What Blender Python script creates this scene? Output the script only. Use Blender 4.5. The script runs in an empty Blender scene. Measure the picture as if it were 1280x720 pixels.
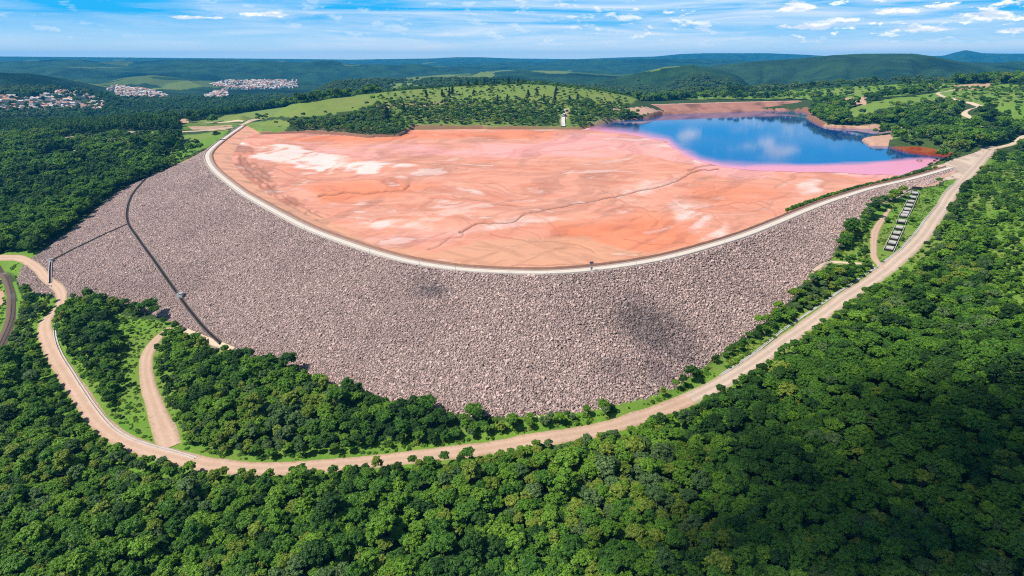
import bpy, bmesh, math, random
import numpy as np
from mathutils import Vector, Matrix
from mathutils.bvhtree import BVHTree
from mathutils.kdtree import KDTree

rng = np.random.default_rng(7)
random.seed(7)
S = bpy.context.scene
COL = S.collection

# ------------------------------------------------------------------ camera model (metres, crest of the dam at z = 0)
F, PITCH, CAMZ = 763.0, math.radians(20.6), 100.0
CP, SP = math.cos(PITCH), math.sin(PITCH)

def ray(px, py):
    x = (np.asarray(px, float) - 640) / F
    y = (360 - np.asarray(py, float)) / F
    return x, CP + y * SP, y * CP - SP            # right, forward, up

def Pz(px, py, z):
    x, f, u = ray(px, py)
    s = (z - CAMZ) / u
    return np.array([x * s, f * s, z + 0 * s])

def Pr(px, py, r):
    x, f, u = ray(px, py)
    s = r / np.hypot(x, f)
    return np.array([x * s, f * s, CAMZ + u * s])

def Pp(px, r, z):
    x, f, u = ray(px, 110)
    s = r / np.hypot(x, f)
    return np.array([x * s, f * s, z])

def to_px(X, Y, Z):
    zc = Y * CP - (Z - CAMZ) * SP
    up = Y * SP + (Z - CAMZ) * CP
    zc = np.where(zc > 1, zc, 1)
    return 640 + F * X / zc, 360 - F * up / zc, zc

# ------------------------------------------------------------------ noise, splines, polygons
def _hash(ix, iy, seed):
    h = (ix.astype(np.int64) * 374761393 + iy.astype(np.int64) * 668265263 + seed * 974634777) & 0xffffffff
    h = ((h ^ (h >> 13)) * 1274126177) & 0xffffffff
    return ((h ^ (h >> 16)) & 0xffff) / 65535.0

def vnoise(x, y, seed=0):
    ix, iy = np.floor(x), np.floor(y)
    fx, fy = x - ix, y - iy
    fx = fx * fx * (3 - 2 * fx); fy = fy * fy * (3 - 2 * fy)
    a, b = _hash(ix, iy, seed), _hash(ix + 1, iy, seed)
    c, d = _hash(ix, iy + 1, seed), _hash(ix + 1, iy + 1, seed)
    return (a * (1 - fx) + b * fx) * (1 - fy) + (c * (1 - fx) + d * fx) * fy

def fbm(x, y, oct=4, seed=0):
    x = np.asarray(x, float); y = np.asarray(y, float)
    t = 0; a = 0.5
    for k in range(oct):
        t = t + a * vnoise(x * 2 ** k, y * 2 ** k, seed + 17 * k); a *= 0.5
    return t / (1 - 0.5 ** oct)                    # 0..1

def smooth(a, b, x):
    t = np.clip((x - a) / (b - a), 0, 1)
    return t * t * (3 - 2 * t)

def spline(pts, n=12):
    P = np.array(pts, float); out = []
    P = np.vstack([2 * P[0] - P[1], P, 2 * P[-1] - P[-2]])
    for i in range(1, len(P) - 2):
        a, b, c, d = P[i - 1], P[i], P[i + 1], P[i + 2]
        for t in np.linspace(0, 1, n, endpoint=False):
            out.append(0.5 * ((2 * b) + (c - a) * t + (2 * a - 5 * b + 4 * c - d) * t * t + (3 * b - a - 3 * c + d) * t ** 3))
    out.append(P[-2])
    return np.array(out)

def resample(P, step):
    P = np.asarray(P, float)
    L = np.r_[0, np.cumsum(np.linalg.norm(np.diff(P, axis=0), axis=1))]
    n = max(2, int(L[-1] / step) + 1)
    q = np.linspace(0, L[-1], n)
    return np.stack([np.interp(q, L, P[:, k]) for k in range(P.shape[1])], 1)

def inside(px, py, poly):
    poly = np.asarray(poly, float)
    r = np.zeros(np.shape(px), bool)
    j = len(poly) - 1
    for i in range(len(poly)):
        xi, yi = poly[i]; xj, yj = poly[j]
        if yi != yj:
            c = ((yi > py) != (yj > py)) & (px < (xj - xi) * (py - yi) / (yj - yi) + xi)
            r ^= c
        j = i
    return r

def edge_dist(px, py, poly, closed=True):
    poly = np.asarray(poly, float)
    d = np.full(np.shape(px), 1e9)
    n = len(poly)
    for i in range(n if closed else n - 1):
        a = poly[i]; b = poly[(i + 1) % n]
        ab = b - a; L = ab @ ab + 1e-9
        t = np.clip(((px - a[0]) * ab[0] + (py - a[1]) * ab[1]) / L, 0, 1)
        d = np.minimum(d, np.hypot(px - a[0] - t * ab[0], py - a[1] - t * ab[1]))
    return d

def softpoly(px, py, poly, w):                     # 1 inside, 0 outside, soft over w on each side
    d = edge_dist(px, py, poly)
    return smooth(-w, w, np.where(inside(px, py, poly), d, -d))

# ------------------------------------------------------------------ object helpers
def mesh_obj(name, verts, faces, mats=(), parent=None, smooth_shade=False, fmat=None):
    me = bpy.data.meshes.new(name)
    verts = np.asarray(verts, np.float32)
    if isinstance(faces, np.ndarray):
        nf, k = faces.shape
        me.vertices.add(len(verts)); me.vertices.foreach_set("co", verts.ravel())
        me.loops.add(nf * k); me.loops.foreach_set("vertex_index", faces.astype(np.int32).ravel())
        me.polygons.add(nf); me.polygons.foreach_set("loop_start", np.arange(0, nf * k, k, dtype=np.int32))
        me.update(calc_edges=True)
    else:
        me.from_pydata([tuple(map(float, v)) for v in verts], [], faces)
    me.validate()
    for m in mats: me.materials.append(m)
    if fmat is not None: me.polygons.foreach_set("material_index", np.asarray(fmat, np.int32))
    if smooth_shade: me.polygons.foreach_set("use_smooth", np.ones(len(me.polygons), bool))
    o = bpy.data.objects.new(name, me); COL.objects.link(o)
    if parent: o.parent = parent
    return o

def attr(o, name, vals):
    a = o.data.attributes.new(name, 'FLOAT', 'POINT')
    a.data.foreach_set("value", np.asarray(vals, np.float32))

def tag(o, label=None, cat=None, group=None, kind=None):
    if label: o["label"] = label
    if cat: o["category"] = cat
    if group: o["group"] = group
    if kind: o["kind"] = kind
    return o

def empty(name, loc):
    o = bpy.data.objects.new(name, None); COL.objects.link(o); o.location = tuple(map(float, loc)); return o

class MB:
    """collects boxes, bars and tubes for one mesh"""
    def __init__(s): s.v = []; s.f = []
    def add(s, v, f):
        n = len(s.v); s.v += [tuple(map(float, p)) for p in v]; s.f += [[i + n for i in q] for q in f]
    def box(s, c, d, rz=0.0, taper=1.0):
        x, y, z = [k / 2 for k in d]; ca, sa = math.cos(rz), math.sin(rz); V = []
        for sz in (-1, 1):
            t = taper if sz > 0 else 1
            for sx, sy in ((-1, -1), (1, -1), (1, 1), (-1, 1)):
                a, b = sx * x * t, sy * y * t
                V.append((c[0] + a * ca - b * sa, c[1] + a * sa + b * ca, c[2] + sz * z))
        s.add(V, [[3, 2, 1, 0], [4, 5, 6, 7], [0, 1, 5, 4], [1, 2, 6, 5], [2, 3, 7, 6], [3, 0, 4, 7]])
    def tube(s, a, b, r0, r1=None, n=7):
        r1 = r0 if r1 is None else r1
        a, b = Vector(a), Vector(b); d = (b - a).normalized()
        u = d.orthogonal().normalized(); w = d.cross(u); V = []
        for p, r in ((a, r0), (b, r1)):
            for k in range(n):
                t = 2 * math.pi * k / n; V.append(p + (u * math.cos(t) + w * math.sin(t)) * r)
        s.add(V, [[k, (k + 1) % n, n + (k + 1) % n, n + k] for k in range(n)] + [list(range(n))[::-1], list(range(n, 2 * n))])
    def build(s, name, mats, parent=None):
        return mesh_obj(name, s.v, s.f, mats if isinstance(mats, (list, tuple)) else [mats], parent)

# ------------------------------------------------------------------ node helpers
def new_mat(name):
    m = bpy.data.materials.new(name); m.use_nodes = True
    nt = m.node_tree; nt.nodes.clear()
    out = nt.nodes.new('ShaderNodeOutputMaterial')
    b = nt.nodes.new('ShaderNodeBsdfPrincipled')
    b.inputs['Roughness'].default_value = 0.9
    b.inputs['Specular IOR Level'].default_value = 0.15
    nt.links.new(b.outputs[0], out.inputs[0])
    return m, nt, b

class N:
    def __init__(s, nt): s.nt = nt
    def _in(s, sock, v):
        if v is None: return
        if isinstance(v, (int, float)): sock.default_value = v
        elif isinstance(v, (tuple, list)):
            sock.default_value = tuple(v) if len(v) == len(sock.default_value) else tuple(v) + (1.0,)
        else: s.nt.links.new(v, sock)
    def pos(s): return s.nt.nodes.new('ShaderNodeNewGeometry').outputs['Position']
    def attr(s, name):
        n = s.nt.nodes.new('ShaderNodeAttribute'); n.attribute_name = name; return n.outputs['Fac']
    def rand(s): return s.nt.nodes.new('ShaderNodeObjectInfo').outputs['Random']
    def noise(s, scale, detail=4, rough=.55, vec=None, dist=0.0):
        n = s.nt.nodes.new('ShaderNodeTexNoise'); n.inputs['Scale'].default_value = scale
        n.inputs['Detail'].default_value = detail; n.inputs['Roughness'].default_value = rough; n.inputs['Distortion'].default_value = dist
        s._in(n.inputs['Vector'], vec if vec is not None else s.pos()); return n.outputs['Fac']
    def voronoi(s, scale, vec=None, out='Distance', feature='F1'):
        n = s.nt.nodes.new('ShaderNodeTexVoronoi'); n.feature = feature; n.inputs['Scale'].default_value = scale
        s._in(n.inputs['Vector'], vec if vec is not None else s.pos()); return n.outputs[out]
    def math(s, op, a, b=None, c=None, clamp=False):
        n = s.nt.nodes.new('ShaderNodeMath'); n.operation = op; n.use_clamp = clamp
        s._in(n.inputs[0], a); s._in(n.inputs[1], b); s._in(n.inputs[2], c); return n.outputs[0]
    def map(s, v, a, b, c=0.0, d=1.0):
        n = s.nt.nodes.new('ShaderNodeMapRange'); s._in(n.inputs[0], v)
        for k, q in zip((1, 2, 3, 4), (a, b, c, d)): n.inputs[k].default_value = q
        return n.outputs[0]
    def mix(s, f, a, b, mode='MIX'):
        n = s.nt.nodes.new('ShaderNodeMix'); n.data_type = 'RGBA'; n.blend_type = mode
        s._in(n.inputs[0], f); s._in(n.inputs[6], a); s._in(n.inputs[7], b); return n.outputs[2]
    def vscale(s, v, sc):
        n = s.nt.nodes.new('ShaderNodeVectorMath'); n.operation = 'MULTIPLY'; s._in(n.inputs[0], v); n.inputs[1].default_value = sc; return n.outputs[0]
    def bump(s, h, strength, dist, bsdf):
        n = s.nt.nodes.new('ShaderNodeBump'); n.inputs['Strength'].default_value = strength; n.inputs['Distance'].default_value = dist
        s.nt.links.new(h, n.inputs['Height']); s.nt.links.new(n.outputs[0], bsdf.inputs['Normal'])

def simple_mat(name, col, var=0.25, scale=0.6, rough=.85, bump=0.0, dirt=None):
    m, nt, b = new_mat(name); n = N(nt)
    c = n.mix(n.noise(scale, 5), [k * (1 - var) for k in col], [min(1, k * (1 + var)) for k in col])
    if dirt: c = n.mix(n.map(n.noise(scale * .35, 5), .5, .72), c, dirt)
    nt.links.new(c, b.inputs['Base Color']); b.inputs['Roughness'].default_value = rough
    if bump: n.bump(n.noise(scale * 4, 4), bump, 0.2, b)
    return m

# ------------------------------------------------------------------ the dam's curves
PAIRS = [((300,157),(290,161,-1)), ((275,174),(262,186,-4)), ((258,188),(215,208,-9)), ((254,198),(145,241,-18)), ((262,213),(90,285,-24)),
 ((290,237),(40,319,-28)), ((310,250),(20,334,-31)), ((345,270),(33,366,-34)), ((380,288),(84,373,-33.5)), ((430,307),(145,384,-33.5)), ((470,320),(208,404,-33.5)),
 ((510,330),(279,438,-34)), ((560,338),(340,459,-34.5)), ((600,341.5),(420,491,-35)), ((650,343.5),(540,518,-35)), ((690,343.5),(650,525,-35)),
 ((740,340),(750,515,-35)), ((800,332),(830,494,-34)), ((850,322),(880,462,-32)), ((900,308),(935,421,-29)), ((940,295),(969,395,-27)),
 ((980,279),(1007,362,-23)), ((1010,266),(1038,325,-17)), ((1040,254),(1059,295,-12)), ((1070,244),(1088,263,-7)), ((1100,235),(1112,251,-4.5)),
 ((1150,223),(1155,233,-2)), ((1195,210),(1198,214,-.8))]
crest = spline([Pz(*c, 0.0) for c, t in PAIRS], 14)
toe = spline([Pz(*t) for c, t in PAIRS], 14)
tan = np.gradient(crest[:, :2], axis=0); tan /= np.linalg.norm(tan, axis=1)[:, None]
for _ in range(6):
    tan[1:-1] = (tan[:-2] + 2 * tan[1:-1] + tan[2:]) / 4
tan /= np.linalg.norm(tan, axis=1)[:, None]
inw = np.stack([-tan[:, 1], tan[:, 0]], 1)         # towards the reservoir
NC = len(crest); TT = np.linspace(0, 1, NC)
CREST_W = 9.5
def crest_off(d, z):
    d = np.broadcast_to(d, (NC,))
    return np.c_[crest[:, :2] + inw * d[:, None], np.broadcast_to(z, (NC,))]
BEACH_Z = -3.6; WATER_Z = -3.4
UP_W = np.interp(TT, [0, .1, .25, .4, .6, 1], [22, 22, 14, 9, 8, 8])
in_toe = crest_off(CREST_W + UP_W, BEACH_Z - .4)

# ------------------------------------------------------------------ roads (pixels + elevation are turned into world points on the ground)
ROADS = {
 'haul_road': dict(p=[(1236,190,0),(1215,214,-2),(1190,243,-6),(1165,279,-11),(1140,309,-15),(1100,343,-20),(1050,377,-24),(1000,412,-28),(950,448,-31),(900,479,-33.5),(862,499,-35.5)], w=[11,11,10,10,10,10,9,9,8,8,7], m='track'),
 'valley_road': dict(p=[(-60,312,-28),(0,320,-29),(25,323,-29.5),(45,335,-30.5),(60,352,-32),(77,369,-34),(73,383,-35),(59,398,-36.5),(56,415,-37.5),(67,442,-39),(83,468,-40),(103,498,-41),(124,527,-42),(152,549,-42.5),(190,564,-42.5),(225,573,-42),(270,582,-41.5),(340,586,-41),(450,578,-40),(600,562,-39),(740,540,-38),(820,516,-36.8),(862,499,-35.5)], w=[7,7,6,6,6,6,6,6.5,7,7.5,7.5,7.5,7.5,7.5,7.5,7.5,7,7,7,7,7,7,7], m='pink'),
 'forest_track': dict(p=[(212,410,-34),(196,424,-35.5),(186,440,-36.5),(182,458,-37.5),(186,484,-39),(195,512,-40.5),(206,540,-41.5),(212,560,-42)], w=[4,5,6,6,6,7,9,9], m='pink'),
 'toe_track': dict(p=[(232,414,-34),(262,428,-34.5),(292,441,-35)], w=[3,3,3], m='sand'),
 'spillway_track': dict(p=[(1112,262,-8),(1103,274,-10),(1094,290,-12.5),(1092,308,-15),(1093,322,-17),(1103,334,-19),(1112,338,-19.5)], w=[2,4,5,4,4,4,4], m='pink'),
 'bank_path': dict(p=[(1016,341,-20),(1030,334,-19.5),(1045,329,-19),(1070,329,-18.5),(1092,331,-18.5)], w=[2,3,3,2.5,2.5], m='sand'),
 'right_road': dict(p=[(1236,190,0),(1252,184,2),(1266,180,4),(1282,174,6),(1330,160,10)], w=[7,6,6,6,6], m='sand'),
 'hill_road': dict(p=[(1190,113,1560),(1172,117,1460),(1190,124,1330),(1218,131,1230),(1224,134,1190),(1209,138,1150),(1206,143,1110),(1222,149,1060),(1245,155,1010)], w=[7,7,8,8,8,8,8,8,6], m='sand', polar=True),
 'west_road': dict(p=[(300,156.5,0),(320,152,0),(342,149,1),(356,147.5,2)], w=[8,7,6,5], m='sand'),
 'field_road': dict(p=[(224,153,-1),(250,154,-1),(280,154,-.5),(305,154,0)], w=[7,5,5,6], m='sand'),
 'abutment_road': dict(p=[(150,165,-6),(182,165.5,-5),(227,165,-4),(260,163,-2),(290,159.5,-.5)], w=[5,6,7,7,8], m='sand'),
 'pine_track': dict(p=[(70,174,-11),(95,170.5,-10),(130,168,-8.5),(150,165,-7)], w=[6,6,6,5], m='sand'),
 'lower_track': dict(p=[(44,197,-18),(70,194,-16),(95,189,-15)], w=[6,6,4], m='sand'),
}
for k, r in ROADS.items():
    r['P'] = spline([Pr(*q) if r.get('polar') else Pz(*q) for q in r['p']], 10)
    r['W'] = np.interp(np.linspace(0, 1, len(r['P'])), np.linspace(0, 1, len(r['w'])), r['w'])
RAIL = spline([Pz(*q) for q in [(-12,330,-36),(2,341,-37),(13,356,-38),(18,378,-39),(13,404,-40.5),(2,430,-41.5),(-20,460,-42.5)]], 12)

# ------------------------------------------------------------------ terrain height
ctl = []
for q in crest[::10]: ctl.append(q)
for q in toe[::7]: ctl.append(q)
for a, b in zip(crest[::14], toe[::14]): ctl.append(.5 * (a + b) + [0, 0, -.5])
for r in ROADS.values(): ctl += list(r['P'][::8])
ctl += list(RAIL[::14])
SHORE = [(316,168),(345,167),(380,166),(420,168),(460,172),(500,170),(516,162),(580,161),(640,161.5),(690,161.5),(727,162),(745,157),(767,152),(812,148),(829,143)]
SHORE_R = [(1006,139),(1011,143),(1007,147),(1028,158),(1044,160),(1090,161.5),(1122,162.5),(1120,166),(1095,170),(1075,175),(1087,182),(1114,183),(1153,183),(1176,187),(1193,191),(1189,196),(1179,200)]
for q in SHORE + SHORE_R: ctl.append(Pz(*q, -3.0))
zpts = [ # px, py, z : ground
 (0,280,-27),(60,270,-23),(0,230,-22),(100,225,-17),(150,205,-13),(200,190,-8),(0,195,-20),(120,185,-11),(0,175,-20),(100,160,-16),(0,158,-24),(180,152,-10),(-150,200,-20),(-150,330,-28),(-150,450,-40),
 (0,500,-43),(0,600,-47),(0,720,-52),(-150,650,-50),(240,720,-50),(240,620,-44),(400,640,-43),(400,720,-48),(640,640,-43),(640,720,-46),(900,720,-42),(900,600,-38),(640,590,-40),(760,560,-38.5),(1000,500,-32),(1000,600,-37),(1100,450,-26),(1150,560,-30),
 (120,420,-36),(120,480,-39),(150,400,-35),(165,520,-41),(260,470,-37),(260,540,-40),(340,500,-38),(450,530,-38),(40,400,-39),(30,430,-41),(30,360,-36),
 (1180,400,-17),(1280,300,-2),(1280,400,-8),(1280,500,-14),(1280,600,-21),(1280,720,-30),(1100,720,-38),(1450,400,5),(1450,250,18),(1450,600,-8),(1280,250,2),(1240,240,-2),(1220,280,-7),(1450,720,-15),
 (640,1000,-49),(0,1000,-55),(1280,1000,-35),(640,1700,-50),
 (960,430,-30),(1040,365,-22.5),(1060,340,-20),(1130,270,-7.5),(1150,270,-8.5),(1170,245,-4.5),(1120,300,-14),(1200,222,-2),
 (330,160,-1),(345,157,0),(300,166,-1.5),(470,150,8),(420,152,6),(560,150,7),(640,150,6),(700,148,4),(760,144,2),(700,140,12),
 (1060,152,3),(1100,155,4),(1150,160,6),(1200,165,8),(1150,176,2),(1210,182,4),(1240,165,9),(1280,160,12),(1100,150,8),(1060,145,8),(1040,150,2),
]
for q in zpts: ctl.append(Pz(*q))
rpts = [ # px, py, ground distance
 (240,150,1150),(300,140,1150),(360,131,1150),(420,123,1150),(470,118,1180),(540,112,1250),(620,106.5,1300),(700,109,1300),(760,117,1300),(800,125.5,1300),
 (480,138,1060),(560,132,1120),(640,130,1120),(720,132,1120),(380,142,1080),
 (1040,128,1400),(1085,121,1450),(1060,134,1320),(1120,122,1350),(1100,138,1220),(1160,128,1280),(1200,108,1600),(1250,106,1550),(1290,106,1500),(1130,97,1800),(1080,98.5,1800),(1000,103,1800),(940,107,1800),(860,111,1800),
 (1240,125,1250),(1280,130,1150),(1290,118,1300),(1250,140,1120),(1420,110,1400),(1420,140,1100),
]
for q in rpts: ctl.append(Pr(*q))
ppts = [ # px, distance, z
 (850,1400,-6),(900,1400,-6),(950,1400,-6),(1000,1410,-6),(850,1450,2),(900,1450,2),(950,1450,2),(1000,1460,2),(850,1530,10),(900,1530,10),(950,1540,10),(1000,1550,12),
 (0,1620,-32),(100,1550,-29),(200,1500,-22),(-100,1620,-34),(0,1800,-46),(150,1800,-46),(280,1600,-22),(360,1500,0),(450,1500,15),(550,1550,15),(640,1600,18),(720,1600,5),(790,1600,-5),
 (280,1900,-40),(450,1900,-35),(640,1900,-35),(790,1900,-20),(870,1650,5),(950,1650,10),(870,2000,25),(1000,2000,45),(1130,2100,60),(1280,1900,45),(1420,1900,40),(1280,2200,20),
]
for q in ppts: ctl.append(Pp(*q))
ctl = np.array(ctl)
def uv(X, Y): return np.arctan2(X, Y), np.log(np.maximum(np.hypot(X, Y), 1.0))
cu, cv = uv(ctl[:, 0], ctl[:, 1])
def kern(d2): return 0.5 * d2 * np.log(d2 + 1e-9)
A = kern((cu[:, None] - cu) ** 2 + (cv[:, None] - cv) ** 2)
n_ = len(cu); A[np.arange(n_), np.arange(n_)] += 2e-4
Pm = np.c_[np.ones(n_), cu, cv]
sol = np.linalg.solve(np.block([[A, Pm], [Pm.T, np.zeros((3, 3))]]), np.r_[ctl[:, 2], 0, 0, 0])
def tps(X, Y):
    u, v = uv(X, Y); out = np.empty(u.shape); uf, vf, of = u.ravel(), v.ravel(), out.ravel()
    for i in range(0, len(uf), 20000):
        a, b = uf[i:i + 20000], vf[i:i + 20000]
        of[i:i + 20000] = kern((a[:, None] - cu) ** 2 + (b[:, None] - cv) ** 2) @ sol[:n_] + sol[n_] + sol[n_ + 1] * a + sol[n_ + 2] * b
    return of.reshape(u.shape)

RIDGES = [ # distance, front width, back width, skyline in pixels
 (2450, 450, 500, [(-300,118),(-60,116),(0,116),(60,114),(110,118),(140,126),(200,138)]),
 (3050, 380, 600, [(-400,90),(-100,88),(0,91),(40,92),(90,100),(130,108),(160,114),(230,116),(280,116),(330,121),(400,128)]),
 (3900, 500, 700, [(60,112),(120,106),(160,97),(190,94),(230,98),(260,101),(300,103),(340,101),(380,101),(430,108),(520,118)]),
 (6000, 900, 1200, [(-500,82),(-100,85),(0,84),(60,81),(130,83),(200,87),(300,86),(400,86),(480,84),(560,84),(700,90)]),
 (9500, 1500, 2000, [(-700,77),(-200,77),(0,76),(150,77.5),(300,79),(420,80),(500,78),(560,77),(640,78),(720,80),(800,82),(900,84)]),
 (2350, 350, 400, [(380,112),(430,107),(500,104),(560,103),(620,104),(700,110),(760,114),(860,122)]),
 (3900, 600, 800, [(400,102),(520,96),(600,91),(650,88),(700,89),(760,93),(840,98),(900,104)]),
 (6800, 900, 1200, [(430,88),(500,83),(600,82),(700,81),(780,80),(860,77),(900,80),(980,84)]),
 (2700, 420, 500, [(660,118),(700,112),(740,104),(790,93),(830,84),(865,81),(900,88),(960,103)]),
 (3900, 700, 900, [(740,106),(800,98),(850,92),(900,81),(950,76),(1000,73),(1040,69),(1080,67),(1140,67),(1165,70),(1200,77),(1240,84),(1290,90),(1400,100)]),
 (5200, 700, 900, [(1100,90),(1160,80),(1200,77),(1240,78),(1290,80),(1500,80)]),
 (12000, 1800, 1500, [(-900,71),(-200,70),(0,70.5),(200,72.2),(400,74),(440,74.5),(540,73),(570,71.5),(600,71.5),(640,73),(720,74),(770,72),(820,70.5),(850,67.5),(880,66.5),(960,66.5),(1010,68.5),(1050,71),(1150,70.5),(1180,69.5),(1192,66),(1207,62.5),(1228,66.5),(1255,67),(1290,67),(1500,69),(2200,72)]),
]
for R in RIDGES:
    p = np.array([Pr(a, b, R[0]) for a, b in R[3]])
    th = np.arctan2(p[:, 0], p[:, 1]); o_ = np.argsort(th)
    R_ = (th[o_], p[o_, 2]); RIDGES[RIDGES.index(R)] = R[:3] + R_
def far_h(X, Y):
    th = np.arctan2(X, Y); r = np.hypot(X, Y)
    base = -45 + 14 * (fbm(X / 900, Y / 900, 4, 5) - .5) - 10 * smooth(6000, 12000, r)
    base = np.minimum(base + 400 * (fbm(X / 1500, Y / 750, 5, 15) - .45) * smooth(2900, 4600, r), 88 + 6 * fbm(X / 700, Y / 700, 3, 16))
    z = base.copy()
    for (rk, wf, wb, tk, zk) in RIDGES:
        w = .05
        zr = np.interp(th, tk, zk)
        fade = smooth(tk[0] - .01, tk[0] + w, th) * smooth(tk[-1] + .01, tk[-1] - w, th)
        wob = (fbm(th * 14 + rk, r * 0 + rk, 3, 3) - .5) * wf * .5
        d = r - rk + 0 * wob
        gul = 1 + 1.3 * (fbm(th * rk / 260, r / 700, 3, int(rk)) - .5) * (d < 0)
        g = np.exp(-(d / np.where(d < 0, wf * gul, wb)) ** 2)
        rav = np.abs(fbm(th * rk / 190, r / 1100, 4, int(rk) + 5) - .5) * 2
        g = g * (1 - .95 * (1 - g) * (1 - smooth(0, .34, rav)) * .55)
        z = np.maximum(z, base + (zr - base) * g * fade)
    return z
FOOT = np.vstack([toe[:, :2], in_toe[::-1, :2]])    # footprint of dam
TAIL = np.vstack([[Pz(*q, -3.2)[:2] for q in SHORE], [Pz(*q, -3.2)[:2] for q in [(870,141.5),(930,139.2),(980,137.8)]], [Pz(*q, -3.2)[:2] for q in SHORE_R], in_toe[::-1, :2][6:]])
INNER = np.vstack([crest[3:-3, :2], crest_off(CREST_W + UP_W + 34 * smooth(0, .05, TT) * smooth(1, .82, TT), 0)[3:-3][::-1, :2]])
ROADPTS = np.vstack([r['P'] for r in ROADS.values()] + [RAIL])
SHW = [np.array([Pz(*q, -3.2)[:2] for q in SHORE]), np.array([Pz(*q, -3.2)[:2] for q in SHORE_R])]
def shore_d(X, Y):                                 # distance outside the reservoir's natural shore
    d = np.full(np.shape(X), 999.0); r = np.hypot(X, Y); k = (r > 600) & (r < 1600)
    if k.any():
        xs, ys = X[k], Y[k]
        w = np.minimum(*[edge_dist(xs, ys, q, False) for q in SHW]) + 3 * (fbm(xs / 10, ys / 10, 3, 45) - .5)
        w[inside(xs, ys, TAIL)] = 0; d[k] = w
    return d
def ground_h(X, Y, detail=True):
    r = np.hypot(X, Y)
    w = smooth(1650, 2150, r)
    near = np.clip(tps(X, Y), -60, 130)
    z = near * (1 - w)
    m = w > 0
    if m.any(): z[m] += far_h(X[m], Y[m]) * w[m]
    if detail:
        z = z + (fbm(X / 14, Y / 14, 3, 1) - .5) * .5 * smooth(150, 400, r) + (fbm(X / 60, Y / 60, 3, 2) - .5) * 2.0 * smooth(900, 1500, r)
    sh = shore_d(X, Y); z = z + 3.2 * smooth(.5, 5, sh) * smooth(60, 20, sh) * (sh < 900)
    m = r < 1600
    for poly, depth in ((FOOT, 4.0), (INNER, 7.0), (TAIL, 6.0)):
        x0, y0 = poly.min(0); x1, y1 = poly.max(0)
        k = m & (X > x0) & (X < x1) & (Y > y0) & (Y < y1)
        if not k.any(): continue
        xs, ys = X[k], Y[k]; ins = inside(xs, ys, poly)
        d = np.where(ins, edge_dist(xs, ys, poly[::2]), 0)
        if poly is TAIL or poly is INNER:
            t = smooth(0, 6, d) if poly is TAIL else smooth(1, 6, d); z[k] = z[k] * (1 - t) + (np.minimum(z[k], BEACH_Z) - depth) * t
        else: z[k] = z[k] - depth * smooth(1, 14, d)
    return z

# ------------------------------------------------------------------ vegetation and ground zones (regions of land, drawn on the photograph's ground)
GRASS = [ # polygon, tree density inside, bright grass amount, max distance
 ([(236,153),(300,141),(360,131),(420,123),(474,116),(474,126),(440,138),(400,143),(350,146),(300,152),(240,155)], .0, 1.0, 1500),
 ([(310,155),(345,150),(364,150),(352,167),(318,169)], .06, .8, 1500),
 ([(470,127),(474,112),(540,106),(620,100),(720,103),(800,120),(790,128),(700,128),(560,126)], .16, .7, 1500),
 ([(470,127),(560,126),(700,128),(790,128),(780,134),(700,139),(560,138),(480,140)], .70, .5, 1500),
 ([(474,140),(700,139),(800,136),(770,150),(727,163),(700,163),(516,163),(490,162)], .92, .50, 1500),
 ([(228,168),(288,162),(262,184),(246,186),(232,180)], .05, .9, 1500),
 ([(200,190),(236,178),(262,184),(225,203),(205,204)], .35, .6, 1500),
 ([(232,154),(305,154.5),(290,160),(226,164)], .25, .45, 1500),
 ([(138,386),(168,392),(206,403),(207,412),(186,424),(176,450),(180,490),(195,545),(196,558),(172,551),(150,528),(163,480),(150,430)], .12, .8, 900),
 ([(22,330),(64,368),(60,384),(48,398),(44,414),(58,450),(84,490),(62,470),(44,440),(36,400),(40,370)], .5, .8, 900),
 ([(0,345),(10,356),(14,378),(9,402),(0,424),(-40,440),(-40,330)], .03, .9, 900),
 ([(18,352),(26,372),(24,398),(10,428),(2,440),(16,400),(20,378)], .15, .8, 900),
 ([(1112,258),(1146,240),(1196,222),(1188,245),(1152,288),(1130,318),(1106,338),(1086,328),(1076,300),(1090,270)], .03, 1.0, 900),
 ([(1045,322),(1080,285),(1092,285),(1088,325),(1050,328)], .5, .8, 900),
 ([(1240,195),(1290,178),(1290,330),(1250,312),(1215,296),(1182,290),(1204,244)], .52, .7, 900),
 ([(1225,300),(1290,320),(1290,420),(1262,400),(1240,360)], .62, .7, 900),
 ([(1115,338),(1150,310),(1185,285),(1180,310),(1140,345),(1100,372)], .35, .8, 900),
 ([(838,500),(884,470),(940,444),(1000,404),(1085,350),(1094,345),(1046,377),(960,436),(895,480),(862,500)], .30, .8, 900),
 ([(1056,138),(1098,126),(1150,119),(1200,112),(1200,122),(1160,128),(1120,133),(1090,141),(1066,146)], .02, 1.0, 1700),
 ([(1120,166),(1160,158),(1200,143),(1206,150),(1150,168),(1120,175)], .25, .8, 1700),
 ([(1075,172),(1118,165),(1118,184),(1086,184)], .0, .0, 1200),
 ([(1170,116),(1190,106),(1290,106),(1290,150),(1250,146),(1224,130),(1190,122)], .22, .9, 1700),
 ([(850,124),(900,112),(1000,103),(1080,97),(1135,92),(1200,101),(1170,113),(1100,122),(1040,128),(1020,124)], .30, .8, 2300),
 ([(1195,192),(1236,188),(1205,197),(1150,214),(1100,228),(1060,240),(1000,262),(980,270),(1010,252),(1060,236),(1130,215),(1180,200)], .75, .4, 900),
 ([(1212,218),(1150,232),(1100,238),(1100,228),(1150,214),(1205,197),(1236,188),(1242,192)], .0, .0, 900),
]
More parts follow.
